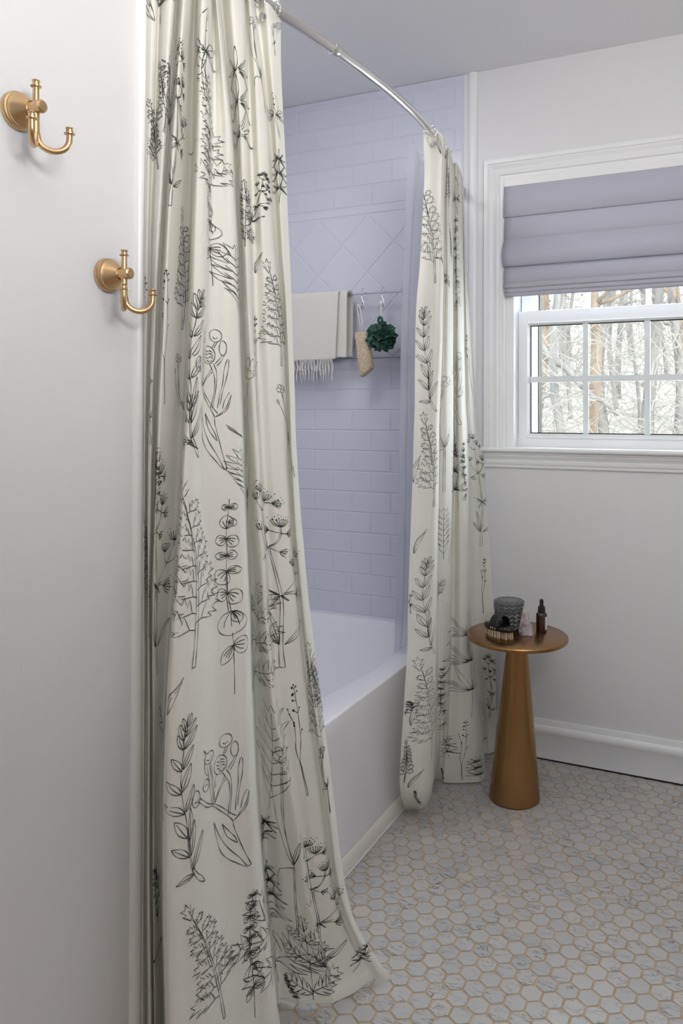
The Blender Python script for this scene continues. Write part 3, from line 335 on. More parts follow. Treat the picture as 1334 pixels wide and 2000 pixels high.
def surround(bm, x0, x1, place, xoff):
    """raised tiles; place(u, z, h) -> point"""
    g = .0016; hgt = .0022; bw = .0022
    def tile(poly):
        n = len(poly)
        A = sum(poly[k][0] * poly[(k + 1) % n][1] - poly[(k + 1) % n][0] * poly[k][1] for k in range(n))
        if abs(A) < 2e-4: return
        if A < 0: poly = poly[::-1]
        def inset(P, d):
            o = []
            n = len(P)
            for k in range(n):
                p0 = Vector(P[k - 1]); p1 = Vector(P[k]); p2 = Vector(P[(k + 1) % n])
                a = (p1 - p0).normalized(); b_ = (p2 - p1).normalized()
                na = Vector((-a.y, a.x)); nb = Vector((-b_.y, b_.x))
                s = na + nb
                s = s / max(.3, 1 + na.dot(nb))
                o.append(p1 + s * d)
            return o
        a = inset(poly, g); b_ = inset(poly, g + bw)
        va = [bm.verts.new(place(p[0], p[1], 0)) for p in a]; vb = [bm.verts.new(place(p[0], p[1], hgt)) for p in b_]
        bm.faces.new(vb)
        for k in range(n): bm.faces.new((va[k], va[(k + 1) % n], vb[(k + 1) % n], vb[k]))
    def rows(zt, nr, h, par):
        for r in range(nr):
            z1_ = zt - r * h; z0_ = z1_ - h
            s = xoff + (.0865 if (r + par) % 2 else 0)
            k = -30
            while s + k * .173 < x1:
                q = clip([(s + k * .173, z0_), (s + (k + 1) * .173, z0_), (s + (k + 1) * .173, z1_), (s + k * .173, z1_)], x0, x1, z0_, z1_)
                if q: tile(q)
                k += 1
    rows(2.462, 4, .0838, 0); 
    z_ = 2.462 - 4 * .0838
    # fifth row slightly lower, then the band and the diamond field
    tile([(x0, 2.010), (x1, 2.010), (x1, 2.044), (x0, 2.044)])
    rows(z_, 1, z_ - 2.044, 0)
    d = .2275; zc = 2.008
    for a in range(-14, 14):
        for c in range(-14, 14):
            cx = -1.4745 + (a - c) * d / 2; cz = zc - (a + c) * d / 2
            q = clip([(cx, cz - d / 2), (cx + d / 2, cz), (cx, cz + d / 2), (cx - d / 2, cz)], x0, x1, 1.437, 2.006)
            if q: tile(q)
    tile([(x0, 1.400), (x1, 1.400), (x1, 1.434), (x0, 1.434)])
    rows(1.397, 12, .0808, 1)
    tile([(x0, 2.466), (x1, 2.466), (x1, 2.4945), (x0, 2.4945)])

bm = bmesh.new()
box(bm, AX - .01, -.962, WY - .004, WY, .425, CZ - .001)
surround(bm, AX + .01, -.964, lambda u, z, h: Vector((u, WY - .004 - h, z)), -1.6875)
bmesh.ops.recalc_face_normals(bm, faces=bm.faces[:])
bpx = obj('trim_1', bm, m_surround); tag(bpx, kind='structure')
bm = bmesh.new()
box(bm, AX - .15, AX, 1.01, WY + .14, 0, CZ)
surround(bm, 1.02, WY - .01, lambda u, z, h: Vector((AX + h, u, z)), 1.05)
bmesh.ops.recalc_face_normals(bm, faces=bm.faces[:])
tag(obj('wall_alcove', bm, m_surround), kind='structure')

# rounded edge trims at both ends of the alcove
def edge_trim(name, o, A, B, w, h, z1):
    bm = bmesh.new()
    prof = [(0, 0)] + [(w * (.5 - .5 * math.cos(PI * k / 10)), h * math.sin(PI * k / 10) ** .7) for k in range(1, 10)] + [(w, 0)]
    sweep_prof(bm, prof, [((o[0], o[1], 0.0), A, B), ((o[0], o[1], z1), A, B)])
    return struct(name, bm, m_trim, autosmooth=35)
edge_trim('trim_2', (-.941, WY), (1, 0, 0), (0, -1, 0), .036, .014, CZ - .001)
edge_trim('trim_3', (WX, .986), (0, 1, 0), (1, 0, 0), .028, .011, CZ - .001)

# baseboard
bm = bmesh.new()
prof = [(0, .004), (.013, .004), (.013, .088), (.016, .092), (.0185, .100), (.0185, .108), (.016, .116), (.009, .121), (.008, .134), (.006, .140), (0, .140)]
sweep_prof(bm, prof, [((-.905, WY, 0), (0, -1, 0), (0, 0, 1)), ((1.5, WY, 0), (0, -1, 0), (0, 0, 1))])
struct('baseboard_back', bm, m_trim, autosmooth=40)
bm = bmesh.new(); box(bm, -.905, 1.5, WY - .0135, WY - .002, -.0005, .0055); struct('gap_shade', bm, m_gap)  # dark strip paints the shade in the gap under the baseboard

# ------------------------------------------------------------------ window
win = tag(empty('window_1', (-.41, WY, 1.1)), kind='structure')
def wpart(name, bm, m, parent=win, **kw):
    for v in bm.verts: v.co -= Vector((-.41, WY, 1.1))
    return obj(name, bm, m, parent, **kw)
bm = bmesh.new()
cp = [(0, 0), (0, .011), (.004, .013), (.010, .013), (.013, .009), (.018, .009), (.022, .016), (.030, .019), (.038, .015), (.044, .012), (.050, .017), (.056, .020), (.062, .017), (.064, .022), (.078, .022), (.080, 0)]
xi0, xi1, zt = -.796, -.028, 2.073
fr = [((xi0, WY, 1.101), (-1, 0, 0), (0, -1, 0)), ((xi0, WY, zt), (-1, 0, 1), (0, -1, 0)), ((xi1, WY, zt), (1, 0, 1), (0, -1, 0)), ((xi1, WY, 1.101), (1, 0, 0), (0, -1, 0))]
sweep_prof(bm, cp, fr)
wpart('casing', bm, m_trim, autosmooth=30)
bm = bmesh.new()
pr = [(0, 0), (.044, 0), (.047, .003), (.048, .0075), (.047, .012), (.044, .015), (-.05, .015), (-.05, 0)]
sweep_prof(bm, pr, [((-.89, WY, 1.086), (0, -1, 0), (0, 0, 1)), ((.066, WY, 1.086), (0, -1, 0), (0, 0, 1))])
wpart('sill', bm, m_trim, autosmooth=40)
bm = bmesh.new()
pr = [(0, 0), (.008, 0), (.010, .004), (.010, .011), (.014, .013), (.017, .020), (.017, .026), (.012, .029), (.018, .036), (.022, .043), (.022, .047), (.026, .050), (.026, .059), (0, .059)]
sweep_prof(bm, pr, [((-.878, WY, 1.027), (0, -1, 0), (0, 0, 1)), ((.054, WY, 1.027), (0, -1, 0), (0, 0, 1))])
wpart('apron', bm, m_trim, autosmooth=25)
# jamb liner
bm = bmesh.new()
box(bm, -.797, -.765, WY - .004, WY + .20, 1.10, 2.08); box(bm, -.059, -.027, WY - .004, WY + .20, 1.10, 2.08)
box(bm, -.797, -.027, WY - .004, WY + .20, 2.045, 2.08); box(bm, -.797, -.027, WY + .045, WY + .20, 1.075, 1.132)
wpart('jamb', bm, m_trim)
def sash(name, X0, X1, Z0, Z1, y, gx0, gx1, gz0, gz1, cols, zr, depth=.035):
    s = empty(name, (0, 0, 0), parent=win)
    bm = bmesh.new()
    box(bm, X0, gx0 - .008, y, y + depth, Z0, Z1); box(bm, gx1 + .008, X1, y, y + depth, Z0, Z1)
    box(bm, gx0 - .008, gx1 + .008, y, y + depth, Z0, gz0 - .010); box(bm, gx0 - .008, gx1 + .008, y, y + depth, gz1 + .008, Z1)
    bevel(wpart('sash_frame', bm, m_trim, s), .0015)
    bm = bmesh.new()   # glazing bead, sloping to the pane
    a = [(gx0 - .008, gz0 - .017), (gx1 + .008, gz0 - .017), (gx1 + .008, gz1 + .008), (gx0 - .008, gz1 + .008)]
    b_ = [(gx0, gz0), (gx1, gz0), (gx1, gz1), (gx0, gz1)]
    va = [bm.verts.new((p[0], y - .002, p[1])) for p in a]; vb = [bm.verts.new((p[0], y + .013, p[1])) for p in b_]
    for k in range(4): bm.faces.new((va[k], va[(k + 1) % 4], vb[(k + 1) % 4], vb[k]))
    bmesh.ops.recalc_face_normals(bm, faces=bm.faces[:])
    wpart('glazing_bead', bm, m_trim, s)
    bm = bmesh.new()   # black gasket
    w = .0035
    for q in ((gx0, gx0 + w, gz0, gz1), (gx1 - w, gx1, gz0, gz1), (gx0, gx1, gz0, gz0 + w), (gx0, gx1, gz1 - w, gz1)):
        box(bm, q[0], q[1], y + .0125, y + .016, q[2], q[3])
    wpart('gasket', bm, m_gap, s)
    bm = bmesh.new(); box(bm, gx0, gx1, y + .015, y + .018, gz0, gz1); box(bm, gx0, gx1, y + .027, y + .030, gz0, gz1)
    wpart('pane', bm, m_glass, s)
    for c in cols:
        bm = bmesh.new(); box(bm, c - .0095, c + .0095, y + .008, y + .0145, gz0, gz1); wpart('muntin', bm, m_muntin, s)
    for c in zr:
        bm = bmesh.new(); box(bm, gx0, gx1, y + .0075, y + .0142, c - .0105, c + .0105); wpart('muntin', bm, m_muntin, s)
    return s
m_glass = bpy.data.materials.new('window_glass'); m_glass.use_nodes = True
nt = m_glass.node_tree; nt.nodes.clear()
o_ = nt.nodes.new('ShaderNodeOutputMaterial'); t_ = nt.nodes.new('ShaderNodeBsdfTransparent'); g_ = nt.nodes.new('ShaderNodeBsdfGlossy')
g_.inputs['Roughness'].default_value = .02; t_.inputs['Color'].default_value = (.97, .985, .98, 1)
lw = nt.nodes.new('ShaderNodeLayerWeight'); lw.inputs['Blend'].default_value = .12
mx = nt.nodes.new('ShaderNodeMixShader')
nt.links.new(lw.outputs['Fresnel'], mx.inputs[0]); nt.links.new(t_.outputs[0], mx.inputs[1]); nt.links.new(g_.outputs[0], mx.inputs[2]); nt.links.new(mx.outputs[0], o_.inputs[0])
m_muntin = mat('muntin_vinyl', (.80, .84, .86), .4)
sash('lower_sash', -.764, -.060, 1.098, 1.600, 2.713, -.7205, -.1035, 1.1505, 1.547, (-.518, -.306), (1.348,))
sash('upper_sash', -.762, -.062, 1.565, 2.06, 2.752, -.700, -.124, 1.600, 2.02, (-.518, -.306), (1.81,))
bm = bmesh.new()   # outer frame seen through the pane
box(bm, -.765, -.712, 2.800, 2.850, 1.12, 2.05); box(bm, -.134, -.060, 2.800, 2.850, 1.12, 2.05); box(bm, -.765, -.060, 2.8, 2.86, 1.09, 1.135)
wpart('outer_frame', bm, m_trim)
bm = bmesh.new()
box(bm, -.712, -.709, 2.800, 2.850, 1.135, 2.05); wpart('outer_gasket', bm, m_gap)

# roman shade
m_shade = mat('lavender_shade_linen', (.53, .525, .60), .8)
nt, N, L, b = nodes(m_shade)
tc = N.new('ShaderNodeTexCoord'); n1 = N.new('ShaderNodeTexNoise'); n1.inputs['Scale'].default_value = 9; n1.inputs['Detail'].default_value = 3; n1.inputs['Distortion'].default_value = .6
mp = N.new('ShaderNodeMapping'); mp.inputs['Rotation'].default_value = (0, .6, 0); mp.inputs['Scale'].default_value = (.7, 1, 2.0)
L.new(tc.outputs['Object'], mp.inputs['Vector']); L.new(mp.outputs[0], n1.inputs['Vector'])
bp = N.new('ShaderNodeBump'); bp.inputs['Strength'].default_value = .35; bp.inputs['Distance'].default_value = .01
L.new(n1.outputs['Fac'], bp.inputs['Height']); L.new(bp.outputs['Normal'], b.inputs['Normal'])
trl = N.new('ShaderNodeBsdfTranslucent'); trl.inputs['Color'].default_value = (.6, .6, .68, 1); mx = N.new('ShaderNodeMixShader'); mx.inputs[0].default_value = .12
L.new(b.outputs[0], mx.inputs[1]); L.new(trl.outputs[0], mx.inputs[2]); L.new(mx.outputs[0], N['Material Output'].inputs['Surface'])
shade = tag(empty('roman_shade', (-.41, 2.64, 2.06)), 'lavender fabric roman shade drawn halfway down the window', 'shade')
def spart(name, prof, x0, x1, bulge=0):
    """prof: list of (y, z) world; a folded sheet with thickness"""
    bm = bmesh.new(); nx = 24
    G = []
    for i in range(nx + 1):
        x = x0 + (x1 - x0) * i / nx
        G.append([bm.verts.new((x + .41, y - 2.64, z - 2.06 + .0018 * noise.noise(Vector((x * 3, z * 9, 1))))) for y, z in prof])
    for a, b_ in zip(G, G[1:]):
        for k in range(len(prof) - 1): bm.faces.new((a[k], b_[k], b_[k + 1], a[k + 1]))
    bmesh.ops.recalc_face_normals(bm, faces=bm.faces[:])
    o = obj(name, bm, m_shade, shade, smooth=True)
    m = o.modifiers.new('s', 'SOLIDIFY'); m.thickness = .0025; m.offset = 0
    return o
def foldprof(z0, z1, y0, y1, bulge, n=10):
    P_ = []
    for k in range(n + 1):
        t = k / n
        P_.append((y0 + (y1 - y0) * t - bulge * math.sin(PI * t ** 1.35) , z0 + (z1 - z0) * t))
    P_ += [(y1 + .003, z1 - .0022), (y1 + .010, z1 + .001), (y1 + .016, z1 + .012)]
    return P_
spart('fold', foldprof(2.070, 1.937, 2.650, 2.640, .004), -.799, -.026)
spart('fold', foldprof(1.965, 1.853, 2.652, 2.640, .004), -.797, -.027)
spart('fold', foldprof(1.872, 1.755, 2.650, 2.624, .022), -.797, -.027)
spart('fold', foldprof(1.775, 1.696, 2.650, 2.632, .010), -.795, -.028)
spart('fold', foldprof(1.712, 1.678, 2.650, 2.628, .006), -.796, -.028)
spart('fold', foldprof(1.692, 1.662, 2.650, 2.632, .006), -.794, -.028)
spart('fold', foldprof(1.676, 1.648, 2.650, 2.636, .005), -.792, -.029)
bm = bmesh.new(); box(bm, -.797 + .41, -.027 + .41, .004, .022, -.012, .012); obj('head_rail', bm, m_trim, shade)

# ------------------------------------------------------------------ bathtub
tub = tag(empty('bathtub', (-1.39, 1.83, 0)), 'white built-in bathtub with a plain front apron behind the floral curtains', 'bathtub')
TX0, TX1, TY0, TY1, TZ = AX + .002, -.980, 1.012, WY - .002, .430
bm = bmesh.new()
ccx, ccy = -1.42, 1.80
def supel(a, b_, n, k, K):
    t = 2 * PI * k / K
    c, s = math.cos(t), math.sin(t)
    return a * abs(c) ** (2 / n) * (1 if c > 0 else -1), b_ * abs(s) ** (2 / n) * (1 if s > 0 else -1)
K = 96
rings = []
# basin rings: (half x, half y, centre y, z, exponent)
for a, b_, cy_, z, n in ((.370, .795, 1.825, TZ, 4.6), (.366, .790, 1.825, TZ - .0012, 4.6), (.362, .784, 1.825, TZ - .005, 4.6), (.356, .774, 1.822, TZ - .018, 4.4), (.345, .750, 1.812, TZ - .10, 4), (.325, .70, 1.795, TZ - .22, 3.6), (.29, .63, 1.775, TZ - .31, 3.4), (.22, .53, 1.76, TZ - .345, 3), (.10, .3, 1.75, TZ - .355, 2.5)):
    row = []
    for k in range(K):
        x, y = supel(a, b_, n, k, K)
        yw = cy_ + y
        q = min(1, max(0, (2.02 - yw) / .30)); q = q * q * (3 - 2 * q)
        if x > 0: x -= .048 * q * (x / a) * (1 if yw > 1.5 else max(0, (yw - 1.1) / .4))
        row.append(bm.verts.new((ccx + x + 1.39, yw - 1.83, z)))
    rings.append(row)
outer = []
for k in range(K):
    t = 2 * PI * k / K
    x, y = math.cos(t), math.sin(t)
    hx, hy = (TX1 - .004 - TX0) / 2, (TY1 - TY0) / 2
    s = min(hx / abs(x) if abs(x) > 1e-6 else 9, hy / abs(y) if abs(y) > 1e-6 else 9)
    outer.append(bm.verts.new(((TX0 + TX1 - .004) / 2 + x * s + 1.39, (TY0 + TY1) / 2 + y * s - 1.83, TZ)))
allr = [outer] + rings
for a, b_ in zip(allr, allr[1:]):
    for k in range(K): bm.faces.new((a[k], a[(k + 1) % K], b_[(k + 1) % K], b_[k]))
bm.faces.new(rings[-1])
bmesh.ops.recalc_face_normals(bm, faces=bm.faces[:])
o = obj('basin', bm, m_tub, tub, autosmooth=50)
bm = bmesh.new()
pr = [(-.004, 0.0), (-.002, -.0008), (.0002, -.003), (.001, -.006), (.0006, -.05), (0, -.12), (.0, -TZ + .001), (-.02, -TZ + .001), (-.02, -.004)]
sweep_prof(bm, pr, [((TX1 + 1.39, TY0 - 1.83, TZ), (1, 0, 0), (0, 0, 1)), ((TX1 + 1.39, TY1 - 1.83, TZ), (1, 0, 0), (0, 0, 1))])
obj('apron', bm, m_tubface, tub, autosmooth=60)
# base trim strip
bm = bmesh.new()
pr = [(0, .0), (.013, .0), (.0128, .010), (.0110, .026), (.0075, .038), (.003, .0435), (0, .044)]
sweep_prof(bm, pr, [((TX1 + .0012, 1.012, 0), (1, 0, 0), (0, 0, 1)), ((TX1 + .0012, WY - .001, 0), (1, 0, 0), (0, 0, 1))])
struct('trim_5', bm, m_caulk, autosmooth=40)
bm = bmesh.new(); tube(bm, [(-.9655, 1.02 + .08 * k, .0015 + .0006 * math.sin(k * 2.3)) for k in range(21)], .0022, 8)
struct('trim_6', bm, m_trim, smooth=True)

# ------------------------------------------------------------------ shower curtains
def catmull(p0, p1, p2, p3, f):
    return .5 * ((2 * p1) + (-p0 + p2) * f + (2 * p0 - 5 * p1 + 4 * p2 - p3) * f * f + (-p0 + 3 * p1 - 3 * p2 + p3) * f ** 3)

class Cloth:
    def __init__(s, data, nz, seg=8):
        zs, G = data
        s.zs, s.G, s.seg, s.nz = zs, G, seg, nz
        nc = len(G[0])
        s.nu = (nc - 1) * seg
        s.z0, s.z1 = zs[0], zs[-1]
        s.zl = []
        # rows: denser near the floor
        for k in range(nz + 1):
            t = k / nz
            s.zl.append(s.z0 + (s.z1 - s.z0) * (1 - (1 - t) ** 1.25))
        s.rows = []
        for z in s.zl:
            j = 0
            while j < len(zs) - 2 and z < zs[j + 1]: j += 1
            f = (zs[j] - z) / (zs[j] - zs[j + 1])
            r = [G[max(j - 1, 0)], G[j], G[j + 1], G[min(j + 2, len(zs) - 1)]]
            cp_ = [Vector((catmull(r[0][i][0], r[1][i][0], r[2][i][0], r[3][i][0], f), catmull(r[0][i][1], r[1][i][1], r[2][i][1], r[3][i][1], f))) for i in range(nc)]
            row = []
            for u in range(s.nu + 1):
                w = u / seg; i = min(int(w), nc - 2); g = w - i
                p = catmull(cp_[max(i - 1, 0)], cp_[i], cp_[i + 1], cp_[min(i + 2, nc - 1)], g)
                q = Vector((p.x, p.y, z))
                nse = noise.noise(Vector((w * .35, z * 3.1, 2))) * .0035 + noise.noise(Vector((w * .9, z * 7, 5))) * .0012
                q.x += nse * min(1, (2.0 - z) * 3 if z > 1.7 else 1)
                row.append(q)
            s.rows.append(row)
        s.arc = []
        for row in s.rows:
            a = [0]
            for p, q in zip(row, row[1:]): a.append(a[-1] + (q - p).length)
            s.arc.append(a)
    def zrow(s, z):
        t = (s.z0 - z) / (s.z0 - s.z1)
        t = min(max(t, 0), 1)
        return (1 - (1 - t) ** (1 / 1.25)) * s.nz
    def at(s, u, v):
        i = min(max(int(u), 0), s.nu - 1); j = min(max(int(v), 0), s.nz - 1)
        f = min(max(u - i, 0), 1); g = min(max(v - j, 0), 1)
        a, b_, c, d = s.rows[j][i], s.rows[j][i + 1], s.rows[j + 1][i], s.rows[j + 1][i + 1]
        p = (a * (1 - f) + b_ * f) * (1 - g) + (c * (1 - f) + d * f) * g
        n = (b_ - a).cross(a - c)
        n.normalize()
        return p, n
    def shift(s, u, v, dx):
        """move dx metres along the weft from u on row v"""
        j = min(max(int(round(v)), 0), s.nz)
        a = s.arc[j]
        i = min(max(int(u), 0), s.nu - 1)
        x = a[i] + (a[i + 1] - a[i]) * (u - i) + dx
        if x <= 0 or x >= a[-1]: return None
        lo, hi = 0, s.nu
        while hi - lo > 1:
            m = (lo + hi) // 2
            if a[m] <= x: lo = m
            else: hi = m
        return lo + (x - a[lo]) / max(a[lo + 1] - a[lo], 1e-9)

# --- botanical line drawings: polylines in a frame where the stem runs (0,0) -> (0,1)
def bez(p0, p1, p2, n=8):
    return [((1 - t) ** 2 * p0[0] + 2 * t * (1 - t) * p1[0] + t * t * p2[0], (1 - t) ** 2 * p0[1] + 2 * t * (1 - t) * p1[1] + t * t * p2[1]) for t in [k / n for k in range(n + 1)]]
def leaf(x0, y0, x1, y1, w, rib=True, bend=0, n=8):
    dx, dy = x1 - x0, y1 - y0
    nx, ny = -dy, dx
    o = []
    for s in (1, -1):
        o.append(bez((x0, y0), (x0 + dx * .45 + nx * (s * w + bend), y0 + dy * .45 + ny * (s * w + bend)), (x1, y1), n))
    if rib: o.append(bez((x0, y0), (x0 + dx * .4 + nx * (bend + w * .1), y0 + dy * .4 + ny * (bend + w * .1)), (x0 + dx * .85, y0 + dy * .85), 5))
    return o
def rleaf(x0, y0, ang, L_, veins=3, fat=.42):
    """round eucalyptus leaf"""
    ca_, sa_ = math.cos(ang), math.sin(ang)
    f = lambda a, b_: (x0 + ca_ * a - sa_ * b_, y0 + sa_ * a + ca_ * b_)
    pts = [(0, 0), (.12, fat * .55), (.42, fat), (.75, fat * .8), (1, 0), (.8, -fat * .75), (.45, -fat), (.14, -fat * .6), (0, 0)]
    o = []
    m = []
    for i in range(len(pts) - 1):
        p0 = pts[max(i - 1, 0)]; p1 = pts[i]; p2 = pts[i + 1]; p3 = pts[min(i + 2, len(pts) - 1)]
        for k in range(3):
            t = k / 3
            m.append(f(L_ * catmull(p0[0], p1[0], p2[0], p3[0], t), L_ * catmull(p0[1], p1[1], p2[1], p3[1], t)))
    m.append(f(0, 0)); o.append(m)
    for k in range(veins):
        b_ = (k - (veins - 1) / 2) * fat * .5
        o.append([f(L_ * a, L_ * b_ * math.sin(min(1, a * 1.6) * PI / 2)) for a in (.03, .2, .4, .62)])
    return o
def jag(x0, y0, x1, y1, w, n, rng):
    dx, dy = x1 - x0, y1 - y0; nx, ny = -dy, dx
    o = []
    for s in (1, -1):
        l = [(x0, y0)]
        for k in range(1, n + 1):
            t = k / (n + 1); e_ = w * math.sin(PI * (t * .85 + .1)) * rng.uniform(.8, 1.15) * s
            l.append((x0 + dx * (t + .02) + nx * e_ * .72, y0 + dy * (t + .02) + ny * e_ * .72)); l.append((x0 + dx * (t + .14) + nx * e_, y0 + dy * (t + .14) + ny * e_))
            l.append((x0 + dx * (t + .05) + nx * e_ * .3, y0 + dy * (t + .05) + ny * e_ * .3))
        l.append((x1, y1)); o.append(l)
    o.append([(x0, y0), (x0 + dx * .75, y0 + dy * .75)])
    return o
def dot(x, y, r): return ('dot', x, y, r)
def umb(x, y, ang, L_, n=6, r=.008, rng=random):
    o = []
    for k in range(n):
        a = ang + (k - (n - 1) / 2) * 1.9 / n
        l = L_ * rng.uniform(.8, 1.1)
        x1, y1 = x + math.cos(a) * l, y + math.sin(a) * l
        o.append(bez((x, y), (x + math.cos(ang + (a - ang) * 1.5) * l * .6, y + math.sin(ang + (a - ang) * 1.5) * l * .6), (x1, y1), 4))
        o.append(dot(x1, y1, r * rng.uniform(.7, 1.2)))
        if rng.random() < .6: o.append(dot(x1 + math.cos(a) * r * 3, y1 + math.sin(a) * r * 3 + r, r * .5))
    return o
def motif(kind, rng):
    """strokes of a drawn motif, brought into the frame where the stem runs (0,0) -> (0,1)"""
    (bx_, by_), (tx_, ty_), curves, leaves, ell, dots, umbs = MOTIF[kind]
    A = Vector((tx_ - bx_, -(ty_ - by_))); L2 = A.length_squared; Ln = A.length
    def f(x, y):
        d = Vector((x - bx_, -(y - by_)))
        return ((d.x * A.y - d.y * A.x) / L2, d.dot(A) / L2)
    o = []
    def smooth_(c):
        c = [f(*p) for p in c]
        if len(c) < 3: return c
        r = []
        for i in range(len(c) - 1):
            p0, p1, p2, p3 = c[max(i - 1, 0)], c[i], c[i + 1], c[min(i + 2, len(c) - 1)]
            for k in range(4): r.append((catmull(p0[0], p1[0], p2[0], p3[0], k / 4), catmull(p0[1], p1[1], p2[1], p3[1], k / 4)))
        return r + [c[-1]]
    for c in curves: o.append(smooth_(c))
    for b_, t_, w_ in leaves:
        p, q = f(*b_), f(*t_)
        if w_ > 0: o += leaf(p[0], p[1], q[0], q[1], w_ * 1.15, True, rng.uniform(-.08, .08))
        else: o += rleaf(p[0], p[1], math.atan2(q[1] - p[1], q[0] - p[0]), math.hypot(q[0] - p[0], q[1] - p[1]), 3, -w_)
    for cx, cy, rx, ry in ell: o.append([f(cx + rx * math.cos(k * PI / 9), cy + ry * math.sin(k * PI / 9)) for k in range(19)])
    for cx, cy, r in dots: o.append(dot(*f(cx, cy), r / Ln))
    for cx, cy, an, l, n in umbs:
        p = f(cx, cy); q = f(cx + math.cos(math.radians(an)), cy - math.sin(math.radians(an)))
        o += umb(p[0], p[1], math.atan2(q[1] - p[1], q[0] - p[0]), l / Ln, n, 5.5 / Ln, rng)
    return o
def plant(kind, rng):
    if kind in MOTIF: return motif(kind, rng)
    o = []; U = rng.uniform
    if kind == 'fern':
        o += [bez((0, 0), (.05, .5), (-.05, 1), 14), bez((.018, 0), (.065, .5), (-.04, .92), 14), [(0, 0), (.018, 0)]]
        for k in range(8):
            for s_ in (1, -1):
                y = .20 + k * .088 + (.04 if s_ > 0 else 0); L_ = .21 * (1 - .62 * k / 8) * U(.85, 1.1)
                a = U(.75, 1.1) * (1 - .03 * k)
                x0 = .03 * math.sin(y * PI) - .05 * y * y
                xs, ys = x0 + s_ * math.sin(a) * L_ * .18, y + math.cos(a) * L_ * .12
                o.append([(x0, y), (xs, ys)])
                o += jag(xs, ys, xs + s_ * math.sin(a) * L_ * .8, ys + math.cos(a) * L_ * .8, .42, 3, rng)[:2]
        o += jag(-.05, .92, -.06, 1.06, .3, 2, rng)[:2]
    elif kind == 'oak':
        o += [[(0, 0), (0, .95)]]
        o += jag(0, .12, 0, 1.02, .30, 7, rng)[:2]
        for k in range(6):
            y = .25 + .11 * k
            for s in (1, -1): o.append(bez((0, y), (s * .08, y + .03), (s * .17 * (1 - k / 9), y + .12), 4))
    elif kind == 'leaf':
        o += leaf(0, 0, 0, 1, .17, True, .14, 14)
        o.append(bez((0, 0), (-.28, .5), (0, .9), 8))
    elif kind == 'nettle':
        o += [bez((0, 0), (.03, .5), (0, 1), 12)]
        for x1, y1, y, L_ in ((.34, .30, .12, 1), (-.28, .24, .1, 1), (.30, .62, .42, 1), (-.26, .58, .45, 1), (.22, .88, .7, 1), (-.2, .85, .72, 1)):
            o += jag(0.01, y, x1, y1, .36, 5, rng)
            for q in (.3, .5, .7):
                for s in (1, -1):
                    dx, dy = x1, y1 - y
                    o.append([(dx * q, y + dy * q), (dx * (q + .14) - dy * .2 * s, y + dy * (q + .14) + dx * .2 * s)])
        o += jag(0, .85, 0, 1.08, .3, 3, rng)
    elif kind == 'star':
        o += [bez((0, 0), (.03, .4), (-.02, .95), 10)]
        for y, n, L_ in ((.28, 6, .30), (.58, 7, .28), (.86, 7, .24)):
            for k in range(n):
                a = PI / 2 + (k - (n - 1) / 2) * .62
                o += leaf(0, y, math.cos(a) * L_, y + math.sin(a) * L_ * .9, .11, k % 2 == 0)
    elif kind == 'orchid':
        o += [bez((.03, 0), (-.05, .3), (0, .5), 8), bez((.055, 0), (-.02, .3), (.03, .5), 8)]
        for a, l, w in ((PI / 2, .5, .32), (.7, .42, .28), (PI - .7, .42, .28), (.1, .34, .24), (PI - .1, .34, .24)):
            o += leaf(0, .5, math.cos(a) * l, .5 + math.sin(a) * l, w)
            for k in range(3): o.append(dot(math.cos(a) * l * (.4 + .13 * k), .5 + math.sin(a) * l * (.4 + .13 * k) + .03 * (-1) ** k, .009))
    return o

